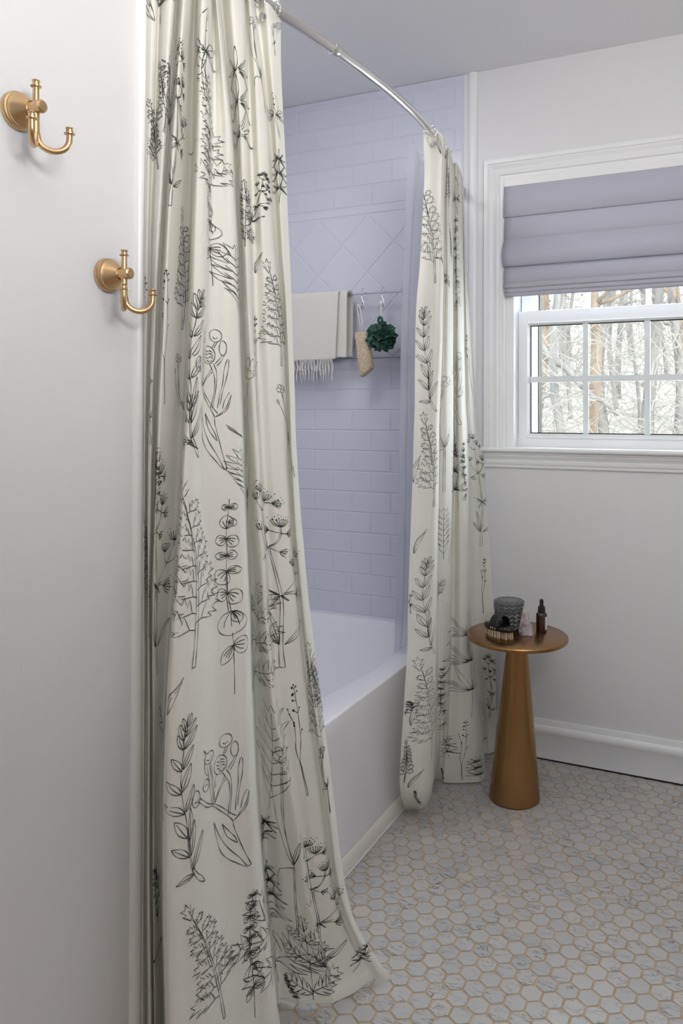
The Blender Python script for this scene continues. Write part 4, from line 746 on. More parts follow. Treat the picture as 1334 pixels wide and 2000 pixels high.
def print_on(bm, cl, plants, side):
    def place(u, v, off=.0009):
        p, n = cl.at(u, v)
        return p + n * off * side, n * side
    for (kind, w0, z0, w1, z1, m_) in plants:
        rng = random.Random(int(w0 * 100) * 7919 + int(z0 * 1000))
        u0, u1 = w0 * cl.seg, w1 * cl.seg
        Lh = abs(z1 - z0)
        flip = 1
        def mp_(x, y, lat=0):
            z = z0 + (z1 - z0) * y
            v = cl.zrow(z)
            if z <= cl.z1 + .001 or z > cl.z0: return None
            u = u0 + (u1 - u0) * y
            u = min(max(u, 0.01), cl.nu - .01)
            u = cl.shift(u, v, (x * Lh * m_ * flip) + lat)
            return None if u is None else (u, v)
        hw = .00056 if Lh > .10 else .00042
        for s in plant(kind, rng):
            if s[0] == 'dot':
                r = max(s[3] * Lh, .0012)
                ring = []
                ok = True
                for k in range(7):
                    a = 2 * PI * k / 7
                    q = mp_(s[1] + math.cos(a) * r / (Lh * m_), s[2] + math.sin(a) * r / Lh)
                    if q is None: ok = False; break
                    ring.append(place(*q)[0])
                if ok:
                    try: f = bm.faces.new([bm.verts.new(p) for p in ring]); f.material_index = 1
                    except ValueError: pass
                continue
            # resample
            pts = []
            for a, b_ in zip(s, s[1:]):
                d = math.hypot((b_[0] - a[0]) * m_, b_[1] - a[1]) * Lh
                n = max(1, int(d / .006))
                for k in range(n): pts.append((a[0] + (b_[0] - a[0]) * k / n, a[1] + (b_[1] - a[1]) * k / n))
            pts.append(s[-1])
            prev = None; P3 = []
            for x, y in pts:
                q = mp_(x, y)
                P3.append(None if q is None else place(*q))
            prevp = None
            for k in range(len(P3)):
                if P3[k] is None: prevp = None; continue
                p, n = P3[k]
                nb = P3[k + 1] if k + 1 < len(P3) and P3[k + 1] else None
                pb = P3[k - 1] if k > 0 and P3[k - 1] else None
                t = (nb[0] if nb else p) - (pb[0] if pb else p)
                if t.length < 1e-6: continue
                sd = n.cross(t).normalized() * hw * (1 + .35 * math.sin(k * .9))
                cur = (bm.verts.new(p + sd), bm.verts.new(p - sd))
                if prevp and (p - prevp[2]).length < .03:
                    f = bm.faces.new((prevp[0], cur[0], cur[1], prevp[1])); f.material_index = 1
                prevp = (cur[0], cur[1], p)
    return bm

def make_curtain(name, data, plants, label, nz, seg, side=1):
    cl = Cloth(data, nz, seg)
    bm = bmesh.new()
    V = [[bm.verts.new(p) for p in row] for row in cl.rows]
    for j in range(cl.nz):
        for i in range(cl.nu):
            bm.faces.new((V[j][i], V[j + 1][i], V[j + 1][i + 1], V[j][i + 1]))
    print_on(bm, cl, plants, side)
    o = obj(name, bm, [m_cloth, m_ink], smooth=True)
    tag(o, label, 'curtain', 'botanical print shower curtains')
    return o, cl
ca_o, cl_a = make_curtain('shower_curtain', CURTAIN_A, PRINT_A, 'tall cream shower curtain with black botanical drawings nearest the brass hooks', 190, 8)
cb_o, cl_b = make_curtain('shower_curtain', CURTAIN_B, PRINT_B, 'narrow bunched botanical shower curtain beside the round brass side table', 190, 10)

# clear liner
m_liner = bpy.data.materials.new('clear_vinyl'); m_liner.use_nodes = True
nt = m_liner.node_tree; nt.nodes.clear(); Nn = nt.nodes
o_ = Nn.new('ShaderNodeOutputMaterial'); t_ = Nn.new('ShaderNodeBsdfTransparent'); t_.inputs['Color'].default_value = (.93, .94, .97, 1)
g_ = Nn.new('ShaderNodeBsdfGlossy'); g_.inputs['Roughness'].default_value = .12
d_ = Nn.new('ShaderNodeBsdfTranslucent'); d_.inputs['Color'].default_value = (.72, .74, .84, 1)
d2 = Nn.new('ShaderNodeBsdfDiffuse'); d2.inputs['Color'].default_value = (.72, .74, .84, 1)
md = Nn.new('ShaderNodeMixShader'); md.inputs[0].default_value = .5
nt.links.new(d_.outputs[0], md.inputs[1]); nt.links.new(d2.outputs[0], md.inputs[2])
m1 = Nn.new('ShaderNodeMixShader'); m1.inputs[0].default_value = .58
nt.links.new(t_.outputs[0], m1.inputs[1]); nt.links.new(md.outputs[0], m1.inputs[2])
m2 = Nn.new('ShaderNodeMixShader'); lw = Nn.new('ShaderNodeLayerWeight'); lw.inputs['Blend'].default_value = .25
tc = Nn.new('ShaderNodeTexCoord'); nz_ = Nn.new('ShaderNodeTexNoise'); nz_.inputs['Scale'].default_value = 55
bp = Nn.new('ShaderNodeBump'); bp.inputs['Strength'].default_value = .5; bp.inputs['Distance'].default_value = .004
nt.links.new(tc.outputs['Object'], nz_.inputs['Vector']); nt.links.new(nz_.outputs['Fac'], bp.inputs['Height']); nt.links.new(bp.outputs['Normal'], g_.inputs['Normal'])
nt.links.new(lw.outputs['Fresnel'], m2.inputs[0]); nt.links.new(m1.outputs[0], m2.inputs[1]); nt.links.new(g_.outputs[0], m2.inputs[2]); nt.links.new(m2.outputs[0], o_.inputs[0])
bm = bmesh.new()
NV, NU = 60, 44
G = []
for j in range(NV + 1):
    t = j / NV; z = 2.01 + (.16 - 2.01) * t
    x0_, y0_ = LINER[0][1], LINER[0][2]
    for q0, q1 in zip(LINER, LINER[1:]):
        if q0[0] >= z >= q1[0] - 1e-6:
            f = (q0[0] - z) / (q0[0] - q1[0]); x0_, y0_ = q0[1] + (q1[1] - q0[1]) * f, q0[2] + (q1[2] - q0[2]) * f
    row = []
    for i in range(NU + 1):
        u = i / NU
        xs_ = x0_ - .09 * u * min(1, max(0, (z - .6) / 1.2))
        row.append(bm.verts.new((xs_ + .008 * math.sin(u * 21) * min(1, u * 4) + .003 * noise.noise(Vector((u * 8, z * 6, 0))), y0_ + (2.635 - y0_) * u, z)))
    G.append(row)
for a, b_ in zip(G, G[1:]):
    for k in range(NU): bm.faces.new((a[k], b_[k], b_[k + 1], a[k + 1]))
lin = obj('shower_liner', bm, m_liner, smooth=True)
tag(lin, 'clear plastic shower liner hanging inside the tub beside the far curtain', 'liner')

# ------------------------------------------------------------------ curtain rod
def rodx(y): return -.833 - (.165 if y < 1.85 else .235) * (y - 1.85) ** 2
RZ = 2.052
rod = tag(empty('curtain_rod', (-.87, 1.85, RZ)), 'curved chrome shower curtain rod just below the ceiling', 'curtain rod')
def rp(y): return Vector((rodx(y) + .87, y - 1.85, 0))
bm = bmesh.new(); tube(bm, [rp(1.03 + (1.50 - 1.03) * k / 20) for k in range(21)], .0135, 24); obj('outer_tube', bm, m_chrome, rod, autosmooth=60)
bm = bmesh.new(); tube(bm, [rp(1.48 + (2.655 - 1.48) * k / 50) for k in range(51)], .0118, 24); obj('inner_tube', bm, m_chrome, rod, autosmooth=60)
bm = bmesh.new(); tube(bm, [rp(y) for y in (1.487, 1.4875, 1.490, 1.502, 1.505, 1.506)], [.0137, .0150, .0156, .0156, .0150, .0125], 24); obj('joint_collar', bm, m_chrome, rod, autosmooth=40)
for y, d in ((1.013, 1), (2.653, -1)):
    bm = bmesh.new(); M_ = Matrix.Translation(Vector((rodx(y) + .87, y - 1.85, 0))) @ Matrix.Rotation(-d * PI / 2, 4, 'X')
    lathe(bm, [(.033, 0), (.033, .004), (.028, .012), (.018, .018), (.017, .03)], M_, 32); obj('wall_flange', bm, m_chrome, rod, autosmooth=40)

# curtain rings: double roller hooks with crystal beads
m_bead = mat('crystal_bead', (.92, .93, .95), .03, 0, Transmission_Weight=.85, IOR=1.5)
def make_ring(label, y, tw=0, lean=0):
    r_ = tag(empty('curtain_ring', (rodx(y), y, RZ)), label, 'curtain ring', 'chrome curtain rings')
    tx = Vector((rodx(y + .01) - rodx(y - .01), .02, 0)).normalized()
    r_.rotation_euler = (0, lean, math.atan2(tx.y, tx.x) - PI / 2 + tw)
    bm = bmesh.new()
    P_ = []
    for k in range(26):
        a = math.radians(-60 + 300 * k / 25)
        P_.append((math.cos(a) * .019, 0, math.sin(a) * .019 - .003))
    P_ += [(-.006 - .004, 0, -.028), (-.004, 0, -.040), (.002, 0, -.046), (.007, 0, -.042)]
    tube(bm, P_, .0014, 8)
    wr_ = obj('wire', bm, m_chrome, r_, smooth=True)
    for k in range(3):
        bm = bmesh.new(); a = math.radians(60 + 30 * k); sphere(bm, (math.cos(a) * .019, 0, math.sin(a) * .019 - .003), .0034, 10, 8); obj('roller', bm, m_chrome, wr_, smooth=True)
    bm = bmesh.new(); sphere(bm, (.010, 0, -.040), .0075, 12, 8); obj('bead', bm, m_bead, r_)
    return r_
pos = [(1.30, 'chrome curtain ring where the rod meets the tall near curtain'), (1.255, 'chrome ring half hidden behind the top of the tall near curtain'),
       (2.045, 'chrome ring with crystal bead at the open edge of the far bunched curtain'), (2.075, 'chrome ring just behind the crystal bead ring on the far curtain'),
       (2.105, 'third chrome ring in the cluster atop the far curtain'), (2.16, 'chrome ring over the middle fold of the far curtain'), (2.24, 'chrome ring on the rod over the rear folds of the far curtain')]
rings_ = [make_ring(l, y, random.uniform(-.25, .25), random.uniform(-.1, .1)) for y, l in pos]

# ------------------------------------------------------------------ robe hooks
def make_hook(y, z, label):
    h = tag(empty('robe_hook', (WX, y, z)), label, 'hook', 'brass robe hooks on the left wall')
    Rx = Matrix.Rotation(PI / 2, 4, 'Y')    # z axis -> +x
    bm = bmesh.new()
    lathe(bm, [(.0268, 0), (.0272, .0015), (.0272, .006), (.0262, .0078), (.0240, .0086), (.0238, .0105), (.0246, .0116), (.0244, .0134), (.0228, .0150), (.0205, .0180), (.0165, .0232), (.0120, .0290), (.0104, .0312), (.0, .0312)], Rx, 56)
    obj('back_plate', bm, m_brass, h, autosmooth=20)
    bm = bmesh.new()
    lathe(bm, [(.0088, .030), (.0080, .0325), (.0080, .0430), (.0092, .0440), (.0096, .0470), (.0090, .0500), (.0068, .0522), (.0, .0528)], Rx, 32)
    obj('neck', bm, m_brass, h, autosmooth=30)
    px = .0375
    def tip(bm, c, s=1):   # collar and finial, pointing up
        M_ = Matrix.Translation(Vector(c))
        lathe(bm, [(.0042, -.002), (.0072, -.0010), (.0074, .0003), (.0050, .0012), (.0046, .003), (.0048, .0062), (.0056, .0074), (.0053, .0084), (.0036, .0086), (.0, .0080)], M_, 28)
    bm = bmesh.new(); lathe(bm, [(.0045, 0), (.0042, .028)], Matrix.Translation((px, 0, .004)), 24); tip(bm, (px, 0, .0300)); obj('upper_post', bm, m_brass, h, autosmooth=35)
    bm = bmesh.new(); tube(bm, [(px, 0, -.004), (px, 0, -.018), (px, 0, -.034), (px, 0, -.046)], [.0050, .0050, .0054, .0060], 20); sphere(bm, (px, 0, -.046), .0060, 16, 10, (1, 1, .8)); obj('stem', bm, m_brass, h, autosmooth=35)
    for s in (1, -1):
        d = Vector((math.cos(s * .80), math.sin(s * .80), 0))
        o_ = Vector((px, 0, 0))
        pts = [o_ + Vector((0, 0, -.028)), o_ + d * .0015 + Vector((0, 0, -.036))]
        Rr = .0205
        for k in range(15):
            a = PI + PI * k / 14
            pts.append(o_ + d * (.0025 + Rr * (1 + math.cos(a))) + Vector((0, 0, -.0405 + Rr * math.sin(a) * .92)))
        e_ = pts[-1]
        pts.append(e_ + Vector((0, 0, .008)))
        bm = bmesh.new(); tube(bm, pts, [.0030, .0042] + [.0044] * 14 + [.0042, .0040], 18); tip(bm, e_ + Vector((0, 0, .0095)))
        obj('prong', bm, m_brass, h, autosmooth=35)
    return h
make_hook(HK[0][0], HK[0][1], 'upper brass double robe hook on the white wall near the photo edge')
make_hook(HK[1][0], HK[1][1], 'lower brass double robe hook on the white wall beside the cream curtain')

# ------------------------------------------------------------------ towel bar and what hangs from it
BY, BZ = 2.590, 1.686
bar = tag(empty('towel_bar', (-1.4, BY, BZ)), 'slim clear towel bar on the tiled end wall above the tub', 'towel bar')
m_bar = mat('bar_metal', (.62, .62, .68), .2, .8)
bm = bmesh.new(); tube(bm, [(-.36, 0, 0), (.34, 0, -.004)], .0030, 16); obj('rail', bm, m_bar, bar, autosmooth=60)
for x in (-.36, .34):
    bm = bmesh.new(); box(bm, x - .008, x + .008, -.008, WY - .006 - BY, -.010, .008); bevel(obj('bracket', bm, m_trim, bar), .002)

# towel
m_towel = add_noise(mat('cream_towel', (.74, .725, .69), .95), bump=.5, bscale=500, dist=.001)
m_towel2 = add_noise(mat('towel_edge', (.66, .60, .53), .95), bump=.5, bscale=300, dist=.002)
towel = tag(empty('hand_towel', (-1.60, BY, BZ)), 'cream fringed towel folded over the bar inside the shower', 'towel')
def towel_sheet(name, m, x0, x1, ys, zf, zb, th, nx=30, seed=0, kf=1):
    """inverted U over the bar; ys: half gap"""
    path = []
    n = 14
    for k in range(n + 1): path.append((-ys, zf + (BZ - zf) * k / n))
    for k in range(1, 10):
        a = PI - PI * k / 10
        path.append((math.cos(a) * ys, BZ + math.sin(a) * min(ys, .012) + .0))
    for k in range(n + 1): path.append((ys, BZ - (BZ - zb) * k / n))
    bm = bmesh.new(); G = []
    for i in range(nx + 1):
        x = x0 + (x1 - x0) * i / nx
        row = []
        for (y, z) in path:
            q = (BZ - z)
            wv = .0035 * noise.noise(Vector((x * 14, z * 5, seed))) + q * .02 * noise.noise(Vector((x * 5, 0, seed + 3)))
            xx = x - (q * .045 * kf if i == nx else q * .045 * kf * (i / nx))
            row.append(bm.verts.new((xx + 1.60, y + wv, z - BZ + .004 * math.sin(x * 9 + seed) * q)))
        G.append(row)
    for a, b_ in zip(G, G[1:]):
        for k in range(len(path) - 1): bm.faces.new((a[k], a[k + 1], b_[k + 1], b_[k]))
    o = obj(name, bm, m, towel, smooth=True)
    s = o.modifiers.new('s', 'SOLIDIFY'); s.thickness = th; s.offset = 0
    b2 = o.modifiers.new('b', 'BEVEL'); b2.width = th * .3; b2.segments = 3; b2.limit_method = 'ANGLE'
    return o
fl_ = towel_sheet('front_layer', m_towel, -1.77, -1.432, .040, 1.432, 1.47, .006, seed=1)
towel_sheet('inner_layer', m_towel, -1.76, -1.402, .024, 1.440, 1.445, .009, seed=4, kf=.25)
bm = bmesh.new()
nk = 24
for k in range(nk):
    x = -1.758 + k * (.312 / nk)
    for q in (-.0022, .0022):
        pts = []
        for j in range(7):
            t = j / 6
            pts.append((x + q * (1 - t) * 1.5 + .0022 * math.sin(t * 9 + k) + 1.60 + .003 * math.sin(k * 1.7) * t, -.041 + .002 * math.cos(t * 8 + k * 2), 1.436 - BZ - t * (.085 + .014 * math.sin(k * 2.1 + q * 900))))
        tube(bm, pts, [.0017, .0017, .0018, .0022, .0018, .0017, .0008], 6)
    sphere(bm, (x + 1.60, -.041, 1.436 - BZ - .036 - .01 * (k % 2)), .0036, 8, 6)
fr_ = obj('fringe', bm, m_towel, fl_, smooth=True); fr_['kind'] = 'stuff'

# S hooks
def s_hook(x, label, big=0):
    h = tag(empty('s_hook', (x, BY, BZ)), label, 'hook', 'chrome hooks on the towel bar')
    bm = bmesh.new()
    P_ = [(.014, 0, -.004)]
    for k in range(13):
        a = math.radians(10 + 170 * k / 12); P_.append((.0135 * math.cos(a), 0, .004 + .0135 * math.sin(a)))
    P_ += [(-.0125, 0, -.006), (-.008, 0, -.020), (.000, 0, -.032), (.004, 0, -.044), (.002, 0, -.056), (-.004, 0, -.060), (-.010, 0, -.055), (-.011, 0, -.046)]
    tube(bm, P_, .0016, 10); obj('wire', bm, m_chrome, h, smooth=True)
    bm = bmesh.new(); sphere(bm, (-.006, -.004, -.044), .0095 + big, 16, 10); obj('bead', bm, m_pearl if big else m_bead, h, smooth=True)
    h.rotation_euler = (0, 0, -.5)
    return h
m_pearl = mat('pearl_bead', (.85, .85, .88), .1, 0, Coat_Weight=1)
s_hook(-1.345, 'chrome hook on the towel bar holding the loofah strap')
s_hook(-1.258, 'chrome hook with a pearly bead holding the green bath pouf', .0015)

# loofah
m_loofah = add_noise(mat('loofah', (.66, .54, .38), .95), scale=90, c1=(.56, .44, .30), c2=(.74, .63, .47), bump=1, bscale=220, dist=.003)
lf = tag(empty('loofah', (-1.352, 2.565, 1.628)), 'tan loofah sponge hanging from the left chrome hook', 'loofah')
lf.rotation_euler = (.0, -.15, 0)
bm = bmesh.new()
K = 28; rings = []
prf = [(-.255, .0), (-.255, .75), (-.253, .93), (-.248, 1.04), (-.19, 1.03), (-.13, 1.0), (-.108, .97), (-.099, .86), (-.097, .6), (-.097, 0)]
for z, s in prf:
    if s == 0: rings.append([bm.verts.new((0, 0, z))]); continue
    row = []
    for k in range(K):
        x, y = supel(.0285, .021, 2.6, k, K)
        nn = 1 + .05 * noise.noise(Vector((x * 90, y * 90, z * 60)))
        row.append(bm.verts.new((x * s * nn, y * s * nn, z + (.012 * x / .0285 if z < -.24 else -.004 * x / .0285))))
    rings.append(row)
for a, b_ in zip(rings, rings[1:]):
    for k in range(K):
        if len(a) == 1: bm.faces.new((a[0], b_[k], b_[(k + 1) % K]))
        elif len(b_) == 1: bm.faces.new((a[k], a[(k + 1) % K], b_[0]))
        else: bm.faces.new((a[k], a[(k + 1) % K], b_[(k + 1) % K], b_[k]))
bmesh.ops.recalc_face_normals(bm, faces=bm.faces[:])
obj('sponge', bm, m_loofah, lf, autosmooth=50)
m_strap = mat('white_strap', (.80, .80, .82), .7)
bm = bmesh.new()
for s in (-1, 1):
    tube(bm, [(0.004 * s + .002, 0, -.099), (.0065 * s + .002, 0, -.045), (.006 * s, 0, -.004), (.002 * s, 0, .010), (0, 0, .013)], .0022, 8)
obj('strap', bm, m_strap, lf, smooth=True)

# bath pouf
m_pouf = mat('green_mesh', (.006, .078, .05), .55)
nt, N, L, b = nodes(m_pouf)
b.inputs['Sheen Weight'].default_value = .3
pf = tag(empty('bath_pouf', (-1.243, 2.545, 1.508)), 'dark green mesh bath pouf hanging from the towel bar hook', 'bath pouf')
bm = bmesh.new()
rng = random.Random(3)
for q in range(34):
    ax = Vector((rng.gauss(0, 1), rng.gauss(0, 1), rng.gauss(0, 1))).normalized()
    if ax.y > .5: ax.y *= -1
    u = ax.orthogonal().normalized(); w = ax.cross(u)
    sz = rng.uniform(.032, .044); dist_ = rng.uniform(.012, .030)
    nr, na = 5, 30; ph = rng.uniform(0, 6); fq = rng.choice((3, 4, 5))
    G = []
    for i in range(nr + 1):
        r = sz * (.15 + .85 * i / nr)
        row = []
        for k in range(na):
            a = 2 * PI * k / na
            lift = dist_ + .9 * r * (1 - .35 * i / nr) * .5 + .011 * (i / nr) * math.sin(fq * a + ph) + .005 * (i / nr) * math.sin((fq * 2 + 1) * a)
            row.append(bm.verts.new(ax * lift + (u * math.cos(a) + w * math.sin(a)) * r * (1 + .1 * math.sin(fq * a + 1))))
        G.append(row)
    for a_, b_ in zip(G, G[1:]):
        for k in range(na): bm.faces.new((a_[k], a_[(k + 1) % na], b_[(k + 1) % na], b_[k]))
for v in bm.verts: v.co = Vector((v.co.x * 1.0, v.co.y * .8, v.co.z * .95))
obj('mesh_ruffles', bm, m_pouf, pf, smooth=True)
bm = bmesh.new()
tube(bm, [(0, -.01, .045), (-.007, -.015, .058), (-.006, -.015, .070), (.002, -.015, .075), (.008, -.015, .068), (.006, -.012, .055), (0, -.01, .045)], .0045, 10); obj('loop', bm, m_pouf, pf, smooth=True)
bm = bmesh.new(); tube(bm, [(-.002, -.01, .066), (-.006, 0, .09), (-.014, .02, .130)], .0016, 8); tube(bm, [(.003, -.01, .066), (.000, 0, .09), (-.010, .02, .130)], .0016, 8)
obj('cord', bm, m_strap, pf, smooth=True)

# ------------------------------------------------------------------ side table
tb = tag(empty('side_table', (-.674, 2.354, 0)), 'round antique brass pedestal side table with a cone base on hex tiles', 'side table')
tb.rotation_euler = (0, math.radians(1.0), 0)
bm = bmesh.new(); lathe(bm, [(.0, .002), (.078, .002), (.0805, .0035), (.0805, .006), (.0800, .009), (.0305, .5065), (.0, .5065)], n=96); obj('cone_base', bm, m_table, tb, autosmooth=30)
bm = bmesh.new(); lathe(bm, [(.0, .5065), (.155, .5065), (.159, .5075), (.1605, .510), (.1605, .516), (.159, .5185), (.1565, .5195), (.0, .5195)], n=96); obj('tabletop', bm, m_table, tb, autosmooth=30)
TT = .5222
def ontop(x, y): return .5195 - math.sin(math.radians(1.0)) * (x + .674)

# smoky cut glass jar
m_smoke = mat('smoked_glass', (.20, .205, .21), .10, 0, Transmission_Weight=.35, IOR=1.45)
def make_jar():
    x, y = -.711, 2.417
    j = tag(empty('glass_jar', (x, y, ontop(x, y) + .0008)), 'smoky cut glass jar with a flat lid at the back of the side table', 'jar')
    bm = bmesh.new()
    n = 30; rows = 9; G = []
    for i in range(rows + 1):
        z = .004 + .060 * i / rows
        G.append([bm.verts.new(((.0462 + (.0030 if (k + i) % 2 == 0 else -.0008)) * math.cos(2 * PI * k / n) * (.96 + .04 * min(1, i / 2)), (.0462 + (.0030 if (k + i) % 2 == 0 else -.0012)) * math.sin(2 * PI * k / n) * (.96 + .04 * min(1, i / 2)), z)) for k in range(n)])
    for a, b_ in zip(G, G[1:]):
        for k in range(n):
            q = (a[k], a[(k + 1) % n], b_[(k + 1) % n], b_[k])
            if (k + i) % 2: bm.faces.new((q[0], q[1], q[2])); bm.faces.new((q[0], q[2], q[3]))
            else: bm.faces.new((q[0], q[1], q[3])); bm.faces.new((q[1], q[2], q[3]))
    bm.faces.new(G[0][::-1]); bm.faces.new(G[-1])
    bmesh.ops.transform(bm, matrix=Matrix.Translation((0, 0, -.004)), verts=bm.verts[:])
    obj('body', bm, m_smoke, j)
    bm = bmesh.new()
    n = 30
    prof = [(.0470, .0605), (.0490, .062), (.0500, .068), (.0485, .074), (.0500, .080), (.0480, .086), (.044, .089), (.036, .0875), (.030, .0895), (.018, .088), (.0, .0890)]
    rings = []
    for i, (r, z) in enumerate(prof):
        if r == 0: rings.append([bm.verts.new((0, 0, z))]); continue
        rings.append([bm.verts.new(((r + (.0022 if (k + i) % 2 else -.0012) * (1 if .002 < r < .0495 else .3)) * math.cos(2 * PI * k / n), (r + (.0022 if (k + i) % 2 else -.0012) * (1 if .002 < r < .0495 else .3)) * math.sin(2 * PI * k / n), z)) for k in range(n)])
    for a, b_ in zip(rings, rings[1:]):
        for k in range(n):
            if len(b_) == 1: bm.faces.new((a[k], a[(k + 1) % n], b_[0]))
            else:
                q = (a[k], a[(k + 1) % n], b_[(k + 1) % n], b_[k])
                if k % 2: bm.faces.new((q[0], q[1], q[2])); bm.faces.new((q[0], q[2], q[3]))
                else: bm.faces.new((q[0], q[1], q[3])); bm.faces.new((q[1], q[2], q[3]))
    bm.faces.new(rings[0][::-1])
    obj('lid', bm, m_smoke, j)
make_jar()

# body brush
def make_brush():
    x, y = -.711, 2.305
    br = tag(empty('body_brush', (x, y, ontop(x, y) + .0006), math.radians(-27)), 'oval black body brush with tan bristles and a strap on the side table', 'brush')
    br.rotation_euler = (0, 0, math.radians(-27))
    a, b_ = .060, .027
    bm = bmesh.new()
    rings = []
    K = 48
    for z, s in ((.022, .90), (.0235, .97), (.027, 1.0), (.031, 1.0), (.0355, .95), (.038, .80), (.0385, .4), (.0385, .05)):
        row = []
        for k in range(K):
            X, Y = supel(a * s, b_ * s, 2.2, k, K); row.append(bm.verts.new((X, Y, z)))
        rings.append(row)
    for p, q in zip(rings, rings[1:]):
        for k in range(K): bm.faces.new((p[k], p[(k + 1) % K], q[(k + 1) % K], q[k]))
    bm.faces.new(rings[0][::-1]); bm.faces.new(rings[-1])
    obj('body', bm, m_black, br, autosmooth=50)
    m_br = add_noise(mat('tan_bristle', (.8, .62, .38), .8), scale=200, c1=(.70, .52, .29), c2=(.92, .76, .52))
    bm = bmesh.new()
    rng = random.Random(5)
    nx, ny = 15, 6
    for i in range(nx):
        for j in range(ny):
            X = -.052 + .104 * i / (nx - 1); Y = -.0215 + .043 * j / (ny - 1)
            if (X / .0555) ** 2 + (Y / .0245) ** 2 > 1.02: continue
            for q in range(7):
                an = rng.uniform(0, 6.28); rr_ = rng.uniform(.0, .0020)
                sx, sy = X + rr_ * math.cos(an), Y + rr_ * math.sin(an)
                tube(bm, [(sx, sy, .0225), (sx + rng.uniform(-.0012, .0012) + X * .04, sy + rng.uniform(-.0012, .0012) + Y * .06, .0)], [.0008, .0006], 5)
    o = obj('bristles', bm, m_br, br); o['kind'] = 'stuff'
    # strap arched over the body
    bm = bmesh.new()
    pts = []
    for k in range(15):
        t = PI * k / 14
        pts.append((.004 + .0 * k, -.0285 * math.cos(t), .031 + .036 * math.sin(t) ** .8))
    w = .017
    L1 = [[bm.verts.new((p[0] + s * w * (1 - .0 * abs(k - 7) / 7), p[1], p[2])) for s in (-1, -.4, .4, 1)] for k, p in enumerate(pts)]
    for p, q in zip(L1, L1[1:]):
        for k in range(3): bm.faces.new((p[k], p[k + 1], q[k + 1], q[k]))
    o = sto = obj('strap', bm, m_matblack, br, smooth=True)
    s = o.modifiers.new('s', 'SOLIDIFY'); s.thickness = .003; s.offset = 0
    for sx in (-.008, .0, .010):
        bm = bmesh.new(); sphere(bm, (sx, -.0295, .0305), .0028, 12, 8, (1, .5, 1)); obj('rivet', bm, m_chrome, sto, smooth=True)
make_brush()

# crystal
def make_crystal():
    x, y = -.640, 2.360
    m_c = mat('rose_quartz', (.60, .50, .52), .22, 0, Subsurface_Weight=.3, Transmission_Weight=.12)
    add_noise(m_c, scale=45, c1=(.42, .30, .33), c2=(.80, .72, .74), bump=.8, bscale=90, dist=.004)
    bm = bmesh.new()
    rng = random.Random(11)
    lv = []
    spec = [(-.000, .024, .018, .0), (.010, .025, .018, .0), (.028, .021, .016, .001), (.048, .015, .013, .0), (.066, .0105, .010, -.002), (.080, .0075, .007, -.003), (.0905, .002, .002, -.004)]
    n = 9
    for z, a, b_, dx in spec:
        lv.append([bm.verts.new((a * math.cos(2 * PI * k / n + .3) * rng.uniform(.86, 1.1) + dx, b_ * math.sin(2 * PI * k / n + .3) * rng.uniform(.86, 1.1), z + (rng.uniform(-.004, .004) if 0 < z < .088 else 0))) for k in range(n)])
    for a, b_ in zip(lv, lv[1:]):
        for k in range(n):
            bm.faces.new((a[k], a[(k + 1) % n], b_[(k + 1) % n])); bm.faces.new((a[k], b_[(k + 1) % n], b_[k]))
    bm.faces.new(lv[0][::-1]); bm.faces.new(lv[-1])
    o = obj('crystal_tower', bm, m_c); o.location = (x, y, ontop(x, y) + .0006)
    tag(o, 'rough pink quartz crystal standing between the jar and dropper bottle', 'crystal')
make_crystal()

# dropper bottle
def make_bottle():
    x, y = -.604, 2.424
    m_amber = mat('amber_glass', (.055, .012, .006), .06, 0, Transmission_Weight=.3, IOR=1.5, Coat_Weight=.5)
    b_ = tag(empty('dropper_bottle', (x, y, ontop(x, y) + .0007)), 'dark amber dropper bottle with a black rubber top on the side table', 'bottle')
    bm = bmesh.new(); lathe(bm, [(.0, 0), (.0165, 0), (.0178, .0015), (.0178, .051), (.0165, .056), (.012, .0600), (.009, .062), (.009, .066), (0, .066)], n=40); gl_ = obj('glass', bm, m_amber, b_, autosmooth=40)
    bm = bmesh.new(); lathe(bm, [(.0118, .061), (.0120, .0625), (.0114, .077), (.0100, .0785), (0, .0785)], n=36)
    cl_ = obj('collar', bm, m_matblack, b_, autosmooth=40)
    bm = bmesh.new(); lathe(bm, [(.0075, .078), (.0066, .081), (.0062, .090), (.0068, .094), (.0062, .099), (.003, .102), (0, .1025)], n=28); obj('rubber_bulb', bm, m_matblack, cl_, smooth=True)
    bm = bmesh.new(); n = 14; A, B = [], []
    for k in range(n + 1):
        a = math.radians(-38 + 130 * k / n)
        A.append(bm.verts.new((.0181 * math.cos(a), .0181 * math.sin(a), .006))); B.append(bm.verts.new((.0181 * math.cos(a), .0181 * math.sin(a), .048)))
    for k in range(n): bm.faces.new((A[k], A[k + 1], B[k + 1], B[k]))
    tag(obj('paper_label', bm, mat('label_paper', (.82, .82, .80), .7), gl_, smooth=True), 'white paper label')
make_bottle()

# ------------------------------------------------------------------ outdoors
m_hill = mat('leaf_litter', (.6, .52, .45), 1)
add_noise(m_hill, scale=1.6, c1=(.47, .40, .34), c2=(.80, .75, .69), detail=12, lo=.3, hi=.7)
bm = bmesh.new(); nx, ny = 60, 60; G = []
for i in range(nx + 1):
    row = []
    for j in range(ny + 1):
        x = -30 + 40 * i / nx; y = 4.5 + 46 * j / ny
        z = -1.0 + .0 * y + max(0, (y - 6)) * .20 + .5 * noise.noise(Vector((x * .15, y * .15, 0)))
        row.append(bm.verts.new((x, y, z)))
    G.append(row)
for a, b_ in zip(G, G[1:]):
    for k in range(ny): bm.faces.new((a[k], b_[k], b_[k + 1], a[k + 1]))
tag(obj('hillside', bm, m_hill, smooth=True), kind='structure')
def hz(x, y): return -1.0 + max(0, (y - 6)) * .20

